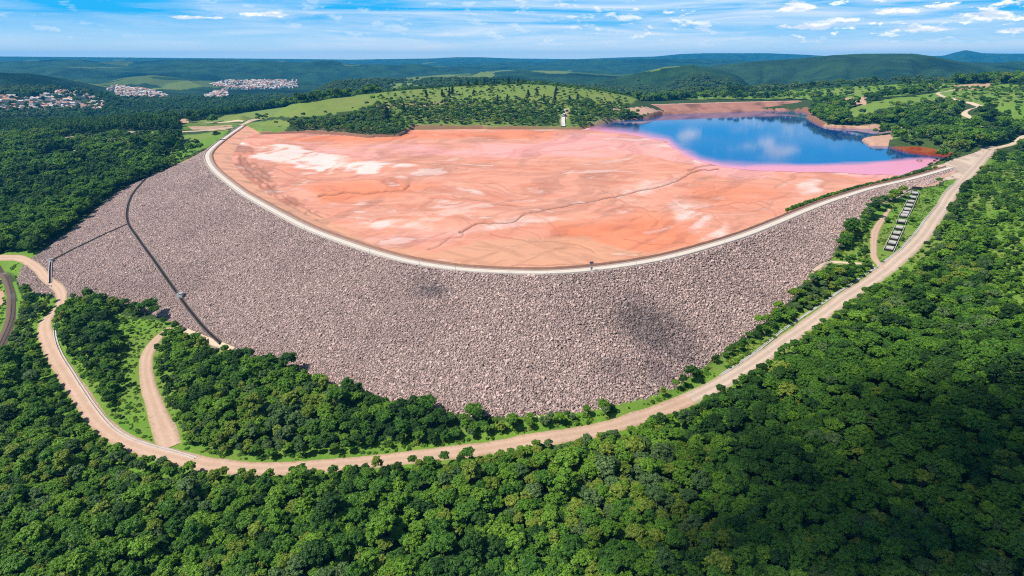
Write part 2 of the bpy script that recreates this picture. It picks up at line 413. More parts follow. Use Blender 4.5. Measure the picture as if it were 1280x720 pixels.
BARE = [ # polygon, amount of bare soil
 ([(1212,218),(1150,233),(1100,240),(1100,226),(1150,213),(1205,196),(1236,186),(1246,190)], 1.0, 900),
 ([(1056,123),(1085,121),(1083,131),(1053,132)], 1.0, 1600),
 ([(1075,173),(1118,166),(1118,184),(1086,184)], 1.0, 1200),
 ([(1006,145),(1030,157),(1124,160),(1124,164),(1044,163),(1022,159),(1004,149)], 1.0, 1300),
 ([(385,156),(440,157),(472,164),(472,174),(400,169),(380,167)], .35, 1300),
 ([(510,152),(560,154),(640,157),(640,163),(514,163)], .35, 1300),
 ([(218,146),(236,148),(236,154),(222,155)], 1.0, 1500),
 ([(232,158),(288,157),(282,162),(238,163)], .7, 1500),
 ([(1040,331),(1086,328),(1084,334),(1040,338)], .4, 900),
 ([(470,129),(556,126),(556,131),(472,135)], .5, 1300),
 ([(760,137),(800,133),(835,139),(800,143),(765,142)], .8, 1500),
 ([(-10,362),(5,366),(5,390),(-10,396)], 1.0, 900),
 ([(700,158),(716,136),(708,136),(698,160)], .8, 1300),
 ([(1190,108),(1240,104),(1240,110),(1195,114)], .8, 1700),
]
def zones(X, Y, Z):
    px, py, zc = to_px(X, Y, Z); r = np.hypot(X, Y)
    jx = (fbm(X / 35, Y / 35, 3, 11) - .5); jy = (fbm(X / 35, Y / 35, 3, 12) - .5)
    k = F * 14 / np.maximum(zc, 80)
    qx, qy = px + jx * k, py + jy * k * .5
    dens = np.ones(X.shape); grass = .25 * np.ones(X.shape); bare = np.zeros(X.shape)
    ok = Y > 20
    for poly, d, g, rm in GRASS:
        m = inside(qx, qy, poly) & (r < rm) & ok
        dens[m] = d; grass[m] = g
    for poly, b, rm in BARE:
        m = inside(qx, qy, poly) & (r < rm) & ok
        bare[m] = np.maximum(bare[m], b); dens[m] *= (1 - b)
    # far land: mostly woods, with fields
    f = fbm(X / 380, Y / 380, 4, 21); far = r > 1900
    green = far & ~((px > 850) & (py < 101)) & (f > np.where(r > 5000, .70, np.where((px > 850) & (r > 2450), .75, .66)))
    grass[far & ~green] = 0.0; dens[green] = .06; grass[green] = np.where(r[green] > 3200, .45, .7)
    m = far & inside(px, py, [(585,97),(600,90),(650,86),(720,88),(700,95),(640,97)]) & (f > .44); dens[m] = .06; grass[m] = .62
    m = far & inside(px, py, [(510,104),(590,97),(560,93),(500,99)]) & (f > .45); dens[m] = .1; grass[m] = .8
    m = far & inside(px, py, [(200,112),(208,104),(236,101),(252,108),(228,113)]) & (f > .42); dens[m] = .12; grass[m] = .55
    m = far & inside(px, py, [(820,123),(870,112),(1000,104),(1000,108),(900,118)]); dens[m] = .15; grass[m] = .8
    m = (r > 3200) & inside(px, py, [(740,110),(900,78),(1080,64),(1290,84),(1290,105),(800,110)]); dens[m] = np.where(f[m] > .62, .35, 1.0); grass[m] = .35
    return dens, grass, bare, px, py

# ------------------------------------------------------------------ materials
def ground_material():
    m, nt, b = new_mat('ground cover'); n = N(nt)
    g, s, sc_ = n.attr('grass'), n.attr('bare'), n.attr('scarp')
    fine = n.noise(.9, 6, .65); mid = n.noise(.09, 5); big = n.noise(.012, 4)
    gcol = n.mix(mid, (.060, .165, .012), (.175, .315, .026))
    gcol = n.mix(n.map(fine, .35, .7), gcol, n.mix(.5, gcol, (.05, .10, .02)))
    gcol = n.mix(n.map(n.noise(.3, 5, .65), .46, .78, 0, .7), gcol, (.16, .19, .04))
    gcol = n.mix(n.map(big, .46, .66), gcol, n.mix(.45, gcol, (.20, .20, .06)))
    scol = n.mix(mid, (.34, .17, .11), (.50, .33, .24))
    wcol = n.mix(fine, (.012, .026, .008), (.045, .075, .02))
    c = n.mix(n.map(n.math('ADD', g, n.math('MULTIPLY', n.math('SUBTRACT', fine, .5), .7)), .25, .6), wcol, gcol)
    cv_ = n.attr('canopy'); g12 = n.noise(.11, 4, .7); g90 = n.noise(.007, 4, .6)
    fcol = n.mix(n.map(g90, .38, .62), (.006, .028, .012), (.028, .080, .022)); fcol = n.mix(n.map(g12, .38, .60, 0, .9), fcol, n.mix(.7, fcol, (.008, .02, .006)))
    c = n.mix(n.math('MULTIPLY', cv_, n.map(g, .3, .55, 1, .25)), c, fcol)
    c = n.mix(n.map(n.math('ADD', s, n.math('MULTIPLY', n.math('SUBTRACT', mid, .5), .8)), .35, .6), c, scol)
    c = n.mix(n.map(n.math('ADD', sc_, n.math('MULTIPLY', n.math('SUBTRACT', mid, .5), 1.2)), .3, .7), c, n.mix(fine, (.11, .045, .028), (.30, .14, .09)))
    # drier, more olive pasture on the knoll and the hill behind the tailings
    ps = n.pos(); sp_ = nt.nodes.new('ShaderNodeSeparateXYZ'); nt.links.new(ps, sp_.inputs[0])
    gcol2 = n.math('MULTIPLY', n.map(sp_.outputs[1], 880, 1010, 0, 1), n.map(sp_.outputs[0], 260, 380, .55, .15))
    c = n.mix(n.math('MULTIPLY', gcol2, n.map(g, .35, .6)), c, n.mix(n.noise(.06, 5), (.10, .125, .035), (.22, .235, .06)))
    nt.links.new(c, b.inputs['Base Color'])
    n.bump(n.math('ADD', n.math('ADD', fine, n.math('MULTIPLY', mid, 3)), n.math('MULTIPLY', n.math('MULTIPLY', g12, cv_), 22)), .6, .5, b)
    return m

def leaf_material(name, lo, hi):
    m, nt, b = new_mat(name); n = N(nt)
    r = n.rand()
    c = n.mix(r, lo, hi)
    c = n.mix(n.map(n.noise(.9, 3), .3, .7), n.mix(.55, c, (.01, .025, .008)), c)
    nt.links.new(c, b.inputs['Base Color'])
    b.inputs['Roughness'].default_value = .6; b.inputs['Specular IOR Level'].default_value = .25
    tr = nt.nodes.new('ShaderNodeBsdfTranslucent'); nt.links.new(n.mix(.5, c, (.10, .16, .01)), tr.inputs[0])
    mx = nt.nodes.new('ShaderNodeMixShader'); mx.inputs[0].default_value = .30
    out = [k for k in nt.nodes if k.type == 'OUTPUT_MATERIAL'][0]
    nt.links.new(b.outputs[0], mx.inputs[1]); nt.links.new(tr.outputs[0], mx.inputs[2]); nt.links.new(mx.outputs[0], out.inputs[0])
    return m

def rock_material(name, boulders):
    m, nt, b = new_mat(name); n = N(nt)
    big = n.noise(.02, 4); mid = n.noise(.12, 4)
    if boulders:
        c = n.mix(n.rand(), (.19, .130, .112), (.68, .50, .435))
        c = n.mix(n.map(n.noise(3., 3), .35, .7, 0, .5), c, (.13, .09, .085))
    else:
        v = n.voronoi(1.5, out='Color'); sep = nt.nodes.new('ShaderNodeSeparateColor'); nt.links.new(v, sep.inputs[0])
        c = n.mix(sep.outputs[0], (.16, .115, .10), (.46, .34, .30))
        n.bump(n.math('MULTIPLY', n.voronoi(1.5), -1), 1.0, 1.2, b)
    c = n.mix(n.map(mid, .4, .7, 0, .35), c, n.mix(.5, c, (.42, .28, .27)))
    c = n.mix(n.map(big, .45, .62, 0, .5), c, n.mix(.4, c, (.16, .115, .11)))
    nt.links.new(c, b.inputs['Base Color']); return m

def road_material(name, a, c2, stripe=0.35):
    m, nt, b = new_mat(name); n = N(nt)
    e = n.attr('edge'); w = n.attr('wheel')
    fine = n.noise(.8, 6, .65); mid = n.noise(.15, 5)
    c = n.mix(mid, a, c2)
    c = n.mix(n.math('MULTIPLY', w, stripe), c, [min(1, k * 1.25) for k in c2])
    c = n.mix(n.map(n.math('ADD', e, n.math('MULTIPLY', n.math('SUBTRACT', fine, .5), 1.4)), .7, 1.15, 0, .8), c, (.22, .19, .07))
    c = n.mix(n.map(fine, .5, .75, 0, .35), c, [k * .6 for k in a])
    nt.links.new(c, b.inputs['Base Color']); n.bump(fine, .4, .3, b); return m

M = dict(
 ground=ground_material(),
 rock=rock_material('rockfill bed', False), boulder=rock_material('rockfill boulders', True),
 bark=simple_mat('bark', (.14, .10, .07), .4, 2),
 concrete=simple_mat('weathered concrete', (.40, .38, .35), .2, .8, dirt=(.30, .27, .23)),
 white_concrete=simple_mat('pale concrete', (.55, .51, .46), .15, .5, dirt=(.45, .38, .32)),
 oldconcrete=simple_mat('stained concrete', (.075, .06, .055), .3, .6),
 drain=simple_mat('damp drain bed', (.016, .013, .012), .4, .8),
 dark=simple_mat('dark opening', (.02, .02, .02), .2),
 steel=simple_mat('galvanised steel', (.30, .31, .31), .2, 1.5, .5),
 upstream=simple_mat('orange earth slope', (.60, .30, .19), .25, .12, dirt=(.33, .17, .12)),
 berm=simple_mat('brown earth berm', (.21, .11, .075), .4, .5, bump=.5),
 rear=simple_mat('rear dike earth', (.33, .155, .11), .35, .06, dirt=(.14, .065, .05)),
 reartop=simple_mat('rear dike crest', (.46, .27, .21), .15, .05),
 pink=road_material('pink earth road', (.36, .23, .155), (.47, .325, .24)),
 sand=road_material('sandy track', (.42, .31, .21), (.55, .43, .32)),
 track=road_material('haul road gravel', (.32, .235, .175), (.46, .355, .28), .6),
 crest=road_material('crest gravel', (.46, .39, .32), (.57, .495, .42)),
 shoulder=simple_mat('pale pink crest shoulder', (.31, .235, .205), .2, .5),
 ballast=simple_mat('railway ballast', (.13, .085, .065), .35, 1.2, bump=.5),
 rust=simple_mat('rusty rail', (.16, .09, .06), .3, 1.0, .5),
 sleeper=simple_mat('railway sleeper', (.20, .17, .15), .3, 1.0),
)
LEAF = {
 'dark green': leaf_material('dark leaves', (.024, .078, .010), (.064, .160, .018)),
 'mid green': leaf_material('mid leaves', (.064, .180, .014), (.130, .290, .024)),
 'bright green': leaf_material('bright leaves', (.130, .290, .016), (.220, .410, .030)),
 'yellowish green': leaf_material('yellowish leaves', (.190, .285, .022), (.300, .390, .045)),
 'greyish green': leaf_material('greyish leaves', (.090, .180, .042), (.165, .265, .080)),
}
COLS = list(LEAF)
PINE = leaf_material('pine needles', (.012, .030, .012), (.030, .058, .020))

# ------------------------------------------------------------------ ground sheet
def build_ground():
    R = np.exp(np.concatenate([np.linspace(math.log(25), math.log(120), 14, endpoint=False), np.linspace(math.log(120), math.log(2600), 430, endpoint=False), np.linspace(math.log(2600), math.log(14000), 190)]))
    TH = np.radians(np.concatenate([np.linspace(-180, -58, 40, endpoint=False), np.linspace(-58, 58, 660, endpoint=False), np.linspace(58, 180, 41)]))[:-1]
    nr, nt_ = len(R), len(TH)
    X = np.sin(TH)[None] * R[:, None]; Y = np.cos(TH)[None] * R[:, None]
    Z = ground_h(X, Y)
    back = np.abs(TH)[None] > 1.0
    Z = np.where(back, np.clip(Z, -60, 60), Z)
    idx = np.arange(nr * nt_).reshape(nr, nt_)
    a, b = idx[:-1], idx[1:]
    faces = np.stack([a, b, np.roll(b, -1, 1), np.roll(a, -1, 1)], -1).reshape(-1, 4)[:, ::-1]
    V = np.c_[X.ravel(), Y.ravel(), Z.ravel()]
    cz = float(Z[0].mean()); V = np.vstack([V, [0, 0, cz]])
    cap = [[idx[0, k], idx[0, (k + 1) % nt_], len(V) - 1] for k in range(nt_)]
    o = mesh_obj('ground', V, faces, [M['ground']], smooth_shade=True)
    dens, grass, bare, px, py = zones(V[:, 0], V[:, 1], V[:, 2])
    sh = shore_d(V[:, 0], V[:, 1]); rr_ = np.hypot(V[:, 0], V[:, 1]); nearw = np.where(rr_ < 1010, np.where(px > 1114, .08, np.where(px < 740, 1.0, .45)), 1.0)
    scarp = smooth(9 * nearw, 3.5 * nearw, sh) * np.where((px < 740) | (rr_ > 1150), .95, .45); bare = np.maximum(bare, smooth(11 * nearw, 5 * nearw, sh) * .6)
    cove = (px > 1112) & (rr_ < 1010) & (rr_ > 600) & (sh < 30); bare[cove] = 0; scarp[cove] = 0; grass[cove] = .3
    kd = KDTree(sum(len(q['P']) for q in ROADS.values())); i_ = 0
    for q in ROADS.values():
        for a_, w_ in zip(q['P'], q['W']): kd.insert((a_[0], a_[1], 0), i_); i_ += 1
    kd.balance()
    for i_ in np.where((np.hypot(V[:, 0], V[:, 1]) < 560) & (px > -80) & (px < 1360) & (py > 150))[0]:
        d_ = kd.find((V[i_, 0], V[i_, 1], 0))[2]
        if d_ < 15: grass[i_] = max(grass[i_], .85 * (1 - max(0, d_ - 9) / 6))
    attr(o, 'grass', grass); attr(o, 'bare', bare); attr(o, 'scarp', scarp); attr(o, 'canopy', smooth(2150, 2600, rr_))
    tag(o, kind='structure')
    return o, V, faces
ground, GV, GF = build_ground()
near = GF[np.hypot(GV[GF[:, 0], 0], GV[GF[:, 0], 1]) < 2700]
BV_G = BVHTree.FromPolygons([tuple(v) for v in GV], near.tolist())

# ------------------------------------------------------------------ dam
def strip(name, rows, mat, parent=None, smooth_shade=True):
    rows = [np.asarray(r) for r in rows]; n = len(rows[0]); V = np.vstack(rows)
    idx = np.arange(len(V)).reshape(len(rows), n)
    f = np.stack([idx[:-1, :-1], idx[1:, :-1], idx[1:, 1:], idx[:-1, 1:]], -1).reshape(-1, 4)
    o = mesh_obj(name, V, f, [mat], parent, smooth_shade); return o, V, f

dam = empty('tailings_dam', crest[NC // 2])
tag(dam, 'long curved dam faced with pinkish grey rockfill holding back the orange tailings', 'dam')
def local(P): return np.asarray(P) - np.array(dam.location)[None]
NR = 26
rows = []
for k in range(NR + 1):
    t = k / NR
    P = crest * (1 - t) + toe * t
    P = P + np.c_[np.zeros((NC, 2)), -.9 * math.sin(math.pi * t) + (0 if k in (0, NR) else 1) * (fbm(P[:, 0] / 9, P[:, 1] / 9, 3, 31) - .5) * .9]
    if k == NR: P = P + np.array([0, 0, -1.2])
    rows.append(P)
FACE = np.array(rows)                               # (NR+1, NC, 3)
o, DV, DF = strip('rockfill_slope', [local(r) for r in rows], M['rock'], dam)
DW = DV + np.array(dam.location)
BV_D = BVHTree.FromPolygons([tuple(v) for v in DW], DF.tolist())
def drop(x, y):
    z = -1e9
    for bv in (BV_G, BV_D):
        h = bv.ray_cast(Vector((x, y, 400)), Vector((0, 0, -1)))
        if h[0] is not None: z = max(z, h[0].z)
    return z if z > -1e8 else float(ground_h(np.array([x]), np.array([y]))[0])
def face_hit(px, py):                                # world point seen at a pixel, on the dam or the ground
    x, f, u = ray(px, py); d = Vector((float(x), float(f), float(u))).normalized(); best = None
    for bv in (BV_G, BV_D):
        h = bv.ray_cast(Vector((0, 0, CAMZ)), d)
        if h[0] is not None and (best is None or h[3] < best[1]): best = (h[0], h[3])
    return np.array(best[0])

# crest
def band(name, d0, d1, z0, z1, mat, n=2, **kw):
    rr = [crest_off(d0 + (d1 - d0) * k / n, z0 + (z1 - z0) * k / n) for k in range(n + 1)]
    return strip(name, [local(q) for q in rr], mat, dam, **kw)
o, _, _ = band('crest_shoulder', -.2, CREST_W, .02, .02, M['shoulder'], 3)
up, _, _ = strip('upstream_slope', [local(crest_off(CREST_W + UP_W * t, .05 + (BEACH_Z - .6) * t)) for t in np.linspace(0, 1, 6)], M['upstream'], dam)
def wall_band(name, d, w, h, mat, z0=0.0):
    b = .05
    rr = [crest_off(d, z0 - .1), crest_off(d, z0 + h - b), crest_off(d + b, z0 + h), crest_off(d + w - b, z0 + h), crest_off(d + w, z0 + h - b), crest_off(d + w, z0 - .1)]
    return strip(name, [local(q) for q in rr], mat, dam, smooth_shade=False)
wall_band('kerb', .9, .45, .45, M['concrete'])
bz = .75 + .5 * fbm(crest[:, 0] / 5, crest[:, 1] / 5, 3, 40)
strip('earth_berm', [local(crest_off(CREST_W - 1.3, .03)), local(crest_off(CREST_W - .6, bz)), local(crest_off(CREST_W - .1, bz * .95)), local(crest_off(CREST_W + 1.0, -.4))], M['berm'], dam)

# boulders of the facing: one stuff part, instanced
def make_rock(seed):
    r = random.Random(seed); bm = bmesh.new()
    for _ in range(16):
        v = Vector((r.gauss(0, 1), r.gauss(0, 1), r.gauss(0, 1))).normalized()
        bm.verts.new((v.x * r.uniform(.8, 1.15), v.y * r.uniform(.6, .95), v.z * r.uniform(.45, .75)))
    res = bmesh.ops.convex_hull(bm, input=bm.verts)
    bmesh.ops.delete(bm, geom=[v for v in bm.verts if not v.link_faces], context='VERTS')
    me = bpy.data.meshes.new('boulder'); bm.to_mesh(me); bm.free(); me.materials.append(M['boulder'])
    return me

SRC = bpy.data.collections.new('sources')            # shapes that the stuff objects repeat; not linked to the scene
def src_obj(me):
    o = bpy.data.objects.new(me.name, me); SRC.objects.link(o); return o

def scatter(name, P, rotz, scale, idx, sources, parent=None, tilt=None):
    """one object that repeats the source meshes on points"""
    me = bpy.data.meshes.new(name); me.vertices.add(len(P)); me.vertices.foreach_set("co", np.asarray(P, np.float32).ravel())
    o = bpy.data.objects.new(name, me); COL.objects.link(o)
    if parent: o.parent = parent
    rot = np.zeros((len(P), 3), np.float32); rot[:, 2] = rotz
    if tilt is not None: rot[:, :2] = tilt
    sc = np.asarray(scale, np.float32)
    if sc.ndim == 1: sc = np.repeat(sc[:, None], 3, 1)
    for nm, arr in (('rot', rot), ('scl', sc)):
        a = me.attributes.new(nm, 'FLOAT_VECTOR', 'POINT'); a.data.foreach_set("vector", np.ascontiguousarray(arr, np.float32).ravel())
    a = me.attributes.new('pick', 'INT', 'POINT'); a.data.foreach_set("value", np.asarray(idx, np.int32))
    ng = bpy.data.node_groups.new(name, 'GeometryNodeTree')
    ng.interface.new_socket('Geometry', in_out='INPUT', socket_type='NodeSocketGeometry')
    ng.interface.new_socket('Geometry', in_out='OUTPUT', socket_type='NodeSocketGeometry')
    nn, L = ng.nodes, ng.links
    gi, go = nn.new('NodeGroupInput'), nn.new('NodeGroupOutput')
    iop = nn.new('GeometryNodeInstanceOnPoints'); iop.inputs['Pick Instance'].default_value = True
    join = nn.new('GeometryNodeJoinGeometry')
    for s in reversed(sources):
        oi = nn.new('GeometryNodeObjectInfo'); oi.inputs['Object'].default_value = s
        g2 = nn.new('GeometryNodeGeometryToInstance'); L.new(oi.outputs['Geometry'], g2.inputs[0]); L.new(g2.outputs[0], join.inputs[0])
    def na(nm, ty):
        q = nn.new('GeometryNodeInputNamedAttribute'); q.data_type = ty; q.inputs['Name'].default_value = nm
        return [k for k in q.outputs if k.enabled and k.name == 'Attribute'][0]
    L.new(gi.outputs[0], iop.inputs['Points']); L.new(join.outputs[0], iop.inputs['Instance'])
    L.new(na('pick', 'INT'), iop.inputs['Instance Index'])
    e2r = nn.new('FunctionNodeEulerToRotation'); L.new(na('rot', 'FLOAT_VECTOR'), e2r.inputs[0]); L.new(e2r.outputs[0], iop.inputs['Rotation'])
    L.new(na('scl', 'FLOAT_VECTOR'), iop.inputs['Scale']); L.new(iop.outputs[0], go.inputs[0])
    md = o.modifiers.new('scatter', 'NODES'); md.node_group = ng
    return o

ROADKD = KDTree(1); KD = []
for r in ROADS.values():
    q = resample(np.c_[r['P'], r['W']], 2.0)
    KD += [(a[0], a[1], a[3] / 2) for a in q]
for a in resample(RAIL, 2.0): KD.append((a[0], a[1], 3.0))
DRAINS = [  # px, py along the drains on the rock face
 [(196,214),(182,224),(168,240),(160,258),(160,278),(172,297),(190,322),(208,348),(224,370),(240,392),(258,413),(276,430)],
 [(160,280),(140,289),(120,298),(95,310),(66,325)],
 [(64,328),(63,340),(63,354)],
]
DRW = [resample(spline([face_hit(*q) for q in d], 6), 2.0) for d in DRAINS]
ROADKD = KDTree(len(KD))
for i, k in enumerate(KD): ROADKD.insert((k[0], k[1], 0), i)
ROADKD.balance()
DRKD = KDTree(sum(len(d) for d in DRW)); i = 0
for d in DRW:
    for q in d: DRKD.insert((q[0], q[1], 0), i); i += 1
DRKD.balance()
def road_gap(x, y):
    best = 1e9
    for co, i, d in ROADKD.find_n((x, y, 0), 3): best = min(best, d - KD[i][2])
    return best

def build_boulders():
    a = FACE[:-1, :-1]; b = FACE[1:, :-1]; c = FACE[1:, 1:]; d = FACE[:-1, 1:]
    area = .5 * np.linalg.norm(np.cross(c - a, d - b), axis=-1)
    # spacing follows the block size: large, wave-washed blocks everywhere
    n = 190000
    pr = (area / area.sum()).ravel(); k = rng.choice(len(pr), n, p=pr)
    i, j = np.unravel_index(k, area.shape); s, t = rng.random((2, n, 1))
    P = (a[i, j] * (1 - s) + b[i, j] * s) * (1 - t) + (d[i, j] * (1 - s) + c[i, j] * s) * t
    keep = np.array([DRKD.find((p[0], p[1], 0))[2] > 2.0 and road_gap(p[0], p[1]) > .3 for p in P])
    P = P[keep]; m = len(P)
    sc = np.clip(np.exp(rng.normal(-.80, .34, m)), .22, 1.5)
    sc *= np.interp(P[:, 0], [-330, -150, 0, 150], [.82, .88, 1.0, 1.03])
    P[:, 2] += sc * .12
    rocks = [src_obj(make_rock(50 + q)) for q in range(6)]
    o = scatter('boulder_facing', local(P), rng.random(m) * 6.28, sc, rng.integers(0, 6, m), rocks, dam, rng.normal(0, .35, (m, 2)))
    o['kind'] = 'stuff'
    return o
build_boulders()

# ------------------------------------------------------------------ drains on the face (parts of the dam)
def lift(P, dz): return np.c_[P[:, :2], [drop(p[0], p[1]) + dz for p in P]]
def ribbon_rows(P, offs):
    t = np.gradient(P[:, :2], axis=0); t /= np.linalg.norm(t, axis=1)[:, None] + 1e-9
    nrm = np.stack([-t[:, 1], t[:, 0]], 1)
    return [np.c_[P[:, :2] + nrm * o, np.zeros(len(P))] for o in offs]
def channel(P, w, h, parent, matw, matb, base):
    rr = ribbon_rows(P, [-w / 2 - .3, -w / 2, w / 2, w / 2 + .3])
    zs = [np.array([drop(q[0], q[1]) for q in r]) for r in rr]
    z = np.maximum.reduce(zs)
    fl = strip('drain_bed', [np.c_[r[:, :2], z + .12] - base for r in ribbon_rows(P, [-w / 2 + .02, 0, w / 2 - .02])], matb, parent)[0]
    for sgn in (-1, 1):
        a, b = ribbon_rows(P, [sgn * w / 2, sgn * (w / 2 + .35)])
        rows_ = [np.c_[a[:, :2], z - .3], np.c_[a[:, :2], z + h], np.c_[b[:, :2], z + h], np.c_[b[:, :2], z - .5]]
        if sgn > 0: pass
        strip('drain_kerb', [q - base for q in rows_], matw, parent, smooth_shade=False)
DB = np.array(dam.location)[None]
for k, d in enumerate(DRW):
    channel(d, [1.05, 1.0, 1.0][k], [.3, .3, .7][k], dam, M['oldconcrete'] if k < 2 else M['concrete'], M['drain'], DB)

# inspection chambers standing at the drains
def chamber(name, px, py, size, label, ladder=True):
    c = face_hit(px, py); z = drop(c[0], c[1])
    e = empty(name, (c[0], c[1], z)); tag(e, label, 'drain chamber')
    w, h, t = size, size * .75, .3
    m = MB()
    for sx, sy, lx, ly in ((0, -1, w, t), (0, 1, w, t), (-1, 0, t, w - 2 * t - .01), (1, 0, t, w - 2 * t - .01)):
        m.box((sx * (w - t) / 2, sy * (w - t) / 2, h / 2 - .6), (lx, ly, h + 1.2))
    m.build('chamber_wall', M['white_concrete'], e)
    q = MB(); q.box((0, 0, h * .35), (w - 2 * t, w - 2 * t, .1)); q.build('water_bed', M['dark'], e)
    q = MB(); q.box((w * .22, 0, h + .12), (w * .62, w * 1.1, .2)); q.build('cover_slab', M['concrete'], e)
    q = MB()
    for s in (-.45, .45):
        for yy in (-w / 2 + .1, 0, w / 2 - .1): q.tube((s * w * .98, yy, h), (s * w * .98, yy, h + 1.3), .05)
        for hh in (.65, 1.3): q.tube((s * w * .98, -w / 2 + .1, h + hh), (s * w * .98, w / 2 - .1, h + hh), .05)
    q.tube((-.45 * w * .98, -w / 2 + .1, h + 1.3), (.45 * w * .98, -w / 2 + .1, h + 1.3), .05)
    q.build('railing', M['steel'], e)
    return e
chamber('inspection_chamber', 226, 371, 2.9, 'pale concrete inspection chamber halfway down the long dark drain on the rock face')
chamber('inspection_chamber', 64, 327, 2.6, 'small concrete chamber where the side drain bends down towards the valley road')
def culvert(px, py):
    c = face_hit(px, py); z = drop(c[0], c[1]); e = empty('culvert', (c[0], c[1], z)); e.rotation_euler = (0, 0, -.5)
    tag(e, 'low concrete culvert headwall where the drain meets the pink valley road', 'culvert')
    m = MB(); m.box((-1.6, 0, .3), (1.2, .5, 1.6)); m.box((1.6, 0, .3), (1.2, .5, 1.6)); m.box((0, 0, .85), (1.98, .5, .5)); m.build('headwall', M['concrete'], e)
    q = MB(); q.box((0, .1, .1), (1.96, .2, .96)); q.build('pipe_mouth', M['dark'], e)
culvert(62, 358)

# ------------------------------------------------------------------ roads
def road(name, P, W, mat, step=2.5, lift_=.22):
    q = resample(np.c_[P, W], step); n = len(q)
    L = np.r_[0, np.cumsum(np.linalg.norm(np.diff(q[:, :2], axis=0), axis=1))]
    seed = abs(hash(name)) % 90 if False else sum(map(ord, name)) % 90
    wl = q[:, 3] / 2 * (1 + .28 * (fbm(L / 9, L * 0, 3, seed) - .5)); wr = q[:, 3] / 2 * (1 + .28 * (fbm(L / 9, L * 0 + 9, 3, seed) - .5))
    t = np.gradient(q[:, :2], axis=0); t /= np.linalg.norm(t, axis=1)[:, None] + 1e-9
    for _ in range(3): t[1:-1] = (t[:-2] + t[1:-1] * 2 + t[2:]) / 4
    nrm = np.stack([-t[:, 1], t[:, 0]], 1); rows_ = []; e = []; wh = []
    fr = np.linspace(-1, 1, 13)
    for f in fr:
        xy = q[:, :2] + nrm * (f * np.where(f < 0, wl, wr))[:, None]
        z = np.array([drop(p[0], p[1]) for p in xy])
        rows_.append(np.c_[xy, z + lift_ * (1 - .9 * abs(f) ** 6)]); e.append(np.full(n, abs(f))); wh.append(np.full(n, math.exp(-((abs(f) - .42) / .16) ** 2)))
    o, _, _ = strip(name, rows_, mat); attr(o, 'edge', np.concatenate(e)); attr(o, 'wheel', np.concatenate(wh)); tag(o, kind='structure'); return o
for nm, r in ROADS.items():
    rr = np.hypot(r['P'][:, 0], r['P'][:, 1]).mean()
    road(nm, r['P'], r['W'], M[r['m']], 2.5 if rr < 700 else 5, .22 if rr < 700 else .6)
# crest road: a sheet laid on the crest
rr = [crest_off(2.2 + 3.9 * t, .10 + .06 * math.sin(math.pi * t)) for t in np.linspace(0, 1, 9)]
o, _, _ = strip('crest_road', rr, M['crest'])
attr(o, 'edge', np.repeat(np.abs(np.linspace(-1, 1, 9)) * .7, NC)); attr(o, 'wheel', np.repeat(np.exp(-((np.abs(np.linspace(-1, 1, 9)) - .45) / .2) ** 2), NC)); tag(o, kind='structure')
# junction pad at the right end of the crest
pad = [(1100,226),(1150,212.5),(1205,195.5),(1238,187),(1244,191),(1222,206),(1208,219),(1180,224),(1150,231),(1120,233.5)]
PADW = np.array([Pz(*q, -.3)[:2] for q in spline([list(map(float, p)) for p in pad + pad[:1]], 6)])
def flat_patch(name, poly, mat, step, dz, edge=True):
    x0, y0 = poly.min(0); x1, y1 = poly.max(0)
    xs, ys = np.arange(x0, x1 + step, step), np.arange(y0, y1 + step, step)
    X, Y = np.meshgrid(xs, ys); ins = inside(X, Y, poly) & ~inside(X, Y, FOOT); d = np.where(ins, edge_dist(X, Y, poly), 0)
    idx = np.arange(X.size).reshape(X.shape)
    f = np.stack([idx[:-1, :-1], idx[:-1, 1:], idx[1:, 1:], idx[1:, :-1]], -1).reshape(-1, 4)
    f = f[ins.ravel()[f].all(1)]; used = np.unique(f); re = np.full(X.size, -1); re[used] = np.arange(len(used))
    xy = np.c_[X.ravel(), Y.ravel()][used]; dd = d.ravel()[used]
    z = np.array([drop(p[0], p[1]) for p in xy]) + dz
    o = mesh_obj(name, np.c_[xy, z], re[f], [mat], smooth_shade=True)
    attr(o, 'edge', np.clip(1 - dd / 4, 0, 1)); attr(o, 'wheel', smooth(.45, .6, fbm(xy[:, 0] / 6, xy[:, 1] / 30, 3, 9))); return tag(o, kind='structure')
flat_patch('road_junction', PADW, M['track'], 1.5, .2)

# concrete gutter along the valley road, and along the haul road
def gutter(name, P, w, h, label, mat):
    P = resample(P, 2.0); base = P[len(P) // 2] * [1, 1, 0] + [0, 0, drop(*P[len(P) // 2][:2])]
    e = empty(name, base); tag(e, label, 'gutter'); z = np.array([drop(p[0], p[1]) for p in P])
    for s in (-1, 1):
        a, b = ribbon_rows(P, [s * w / 2, s * (w / 2 + .4)])
        strip('side_wall', [np.c_[a[:, :2], z - .4] - base, np.c_[a[:, :2], z + h] - base, np.c_[b[:, :2], z + h] - base, np.c_[b[:, :2], z - .6] - base], mat, e, smooth_shade=False)
    strip('channel_bed', [np.c_[r[:, :2], z + .1] - base for r in ribbon_rows(P, [-w / 2 + .02, 0, w / 2 - .02])], M['concrete'], e)
gutter('roadside_gutter', spline([face_hit(*q) for q in [(74,394),(69,408),(70,424),(77,443),(90,464),(106,489),(124,515),(141,534),(160,547),(185,556),(215,564),(245,573)]], 8), .6, .45, 'pale concrete gutter winding along the inner edge of the pink valley road', M['concrete'])
gutter('roadside_gutter', spline([face_hit(*q) for q in [(1190,231),(1160,270),(1136,300),(1118,318),(1080,344),(1040,371),(990,405),(945,440),(900,470)]], 8), .5, .35, 'thin concrete gutter along the dam side of the straight haul road on right', M['concrete'])

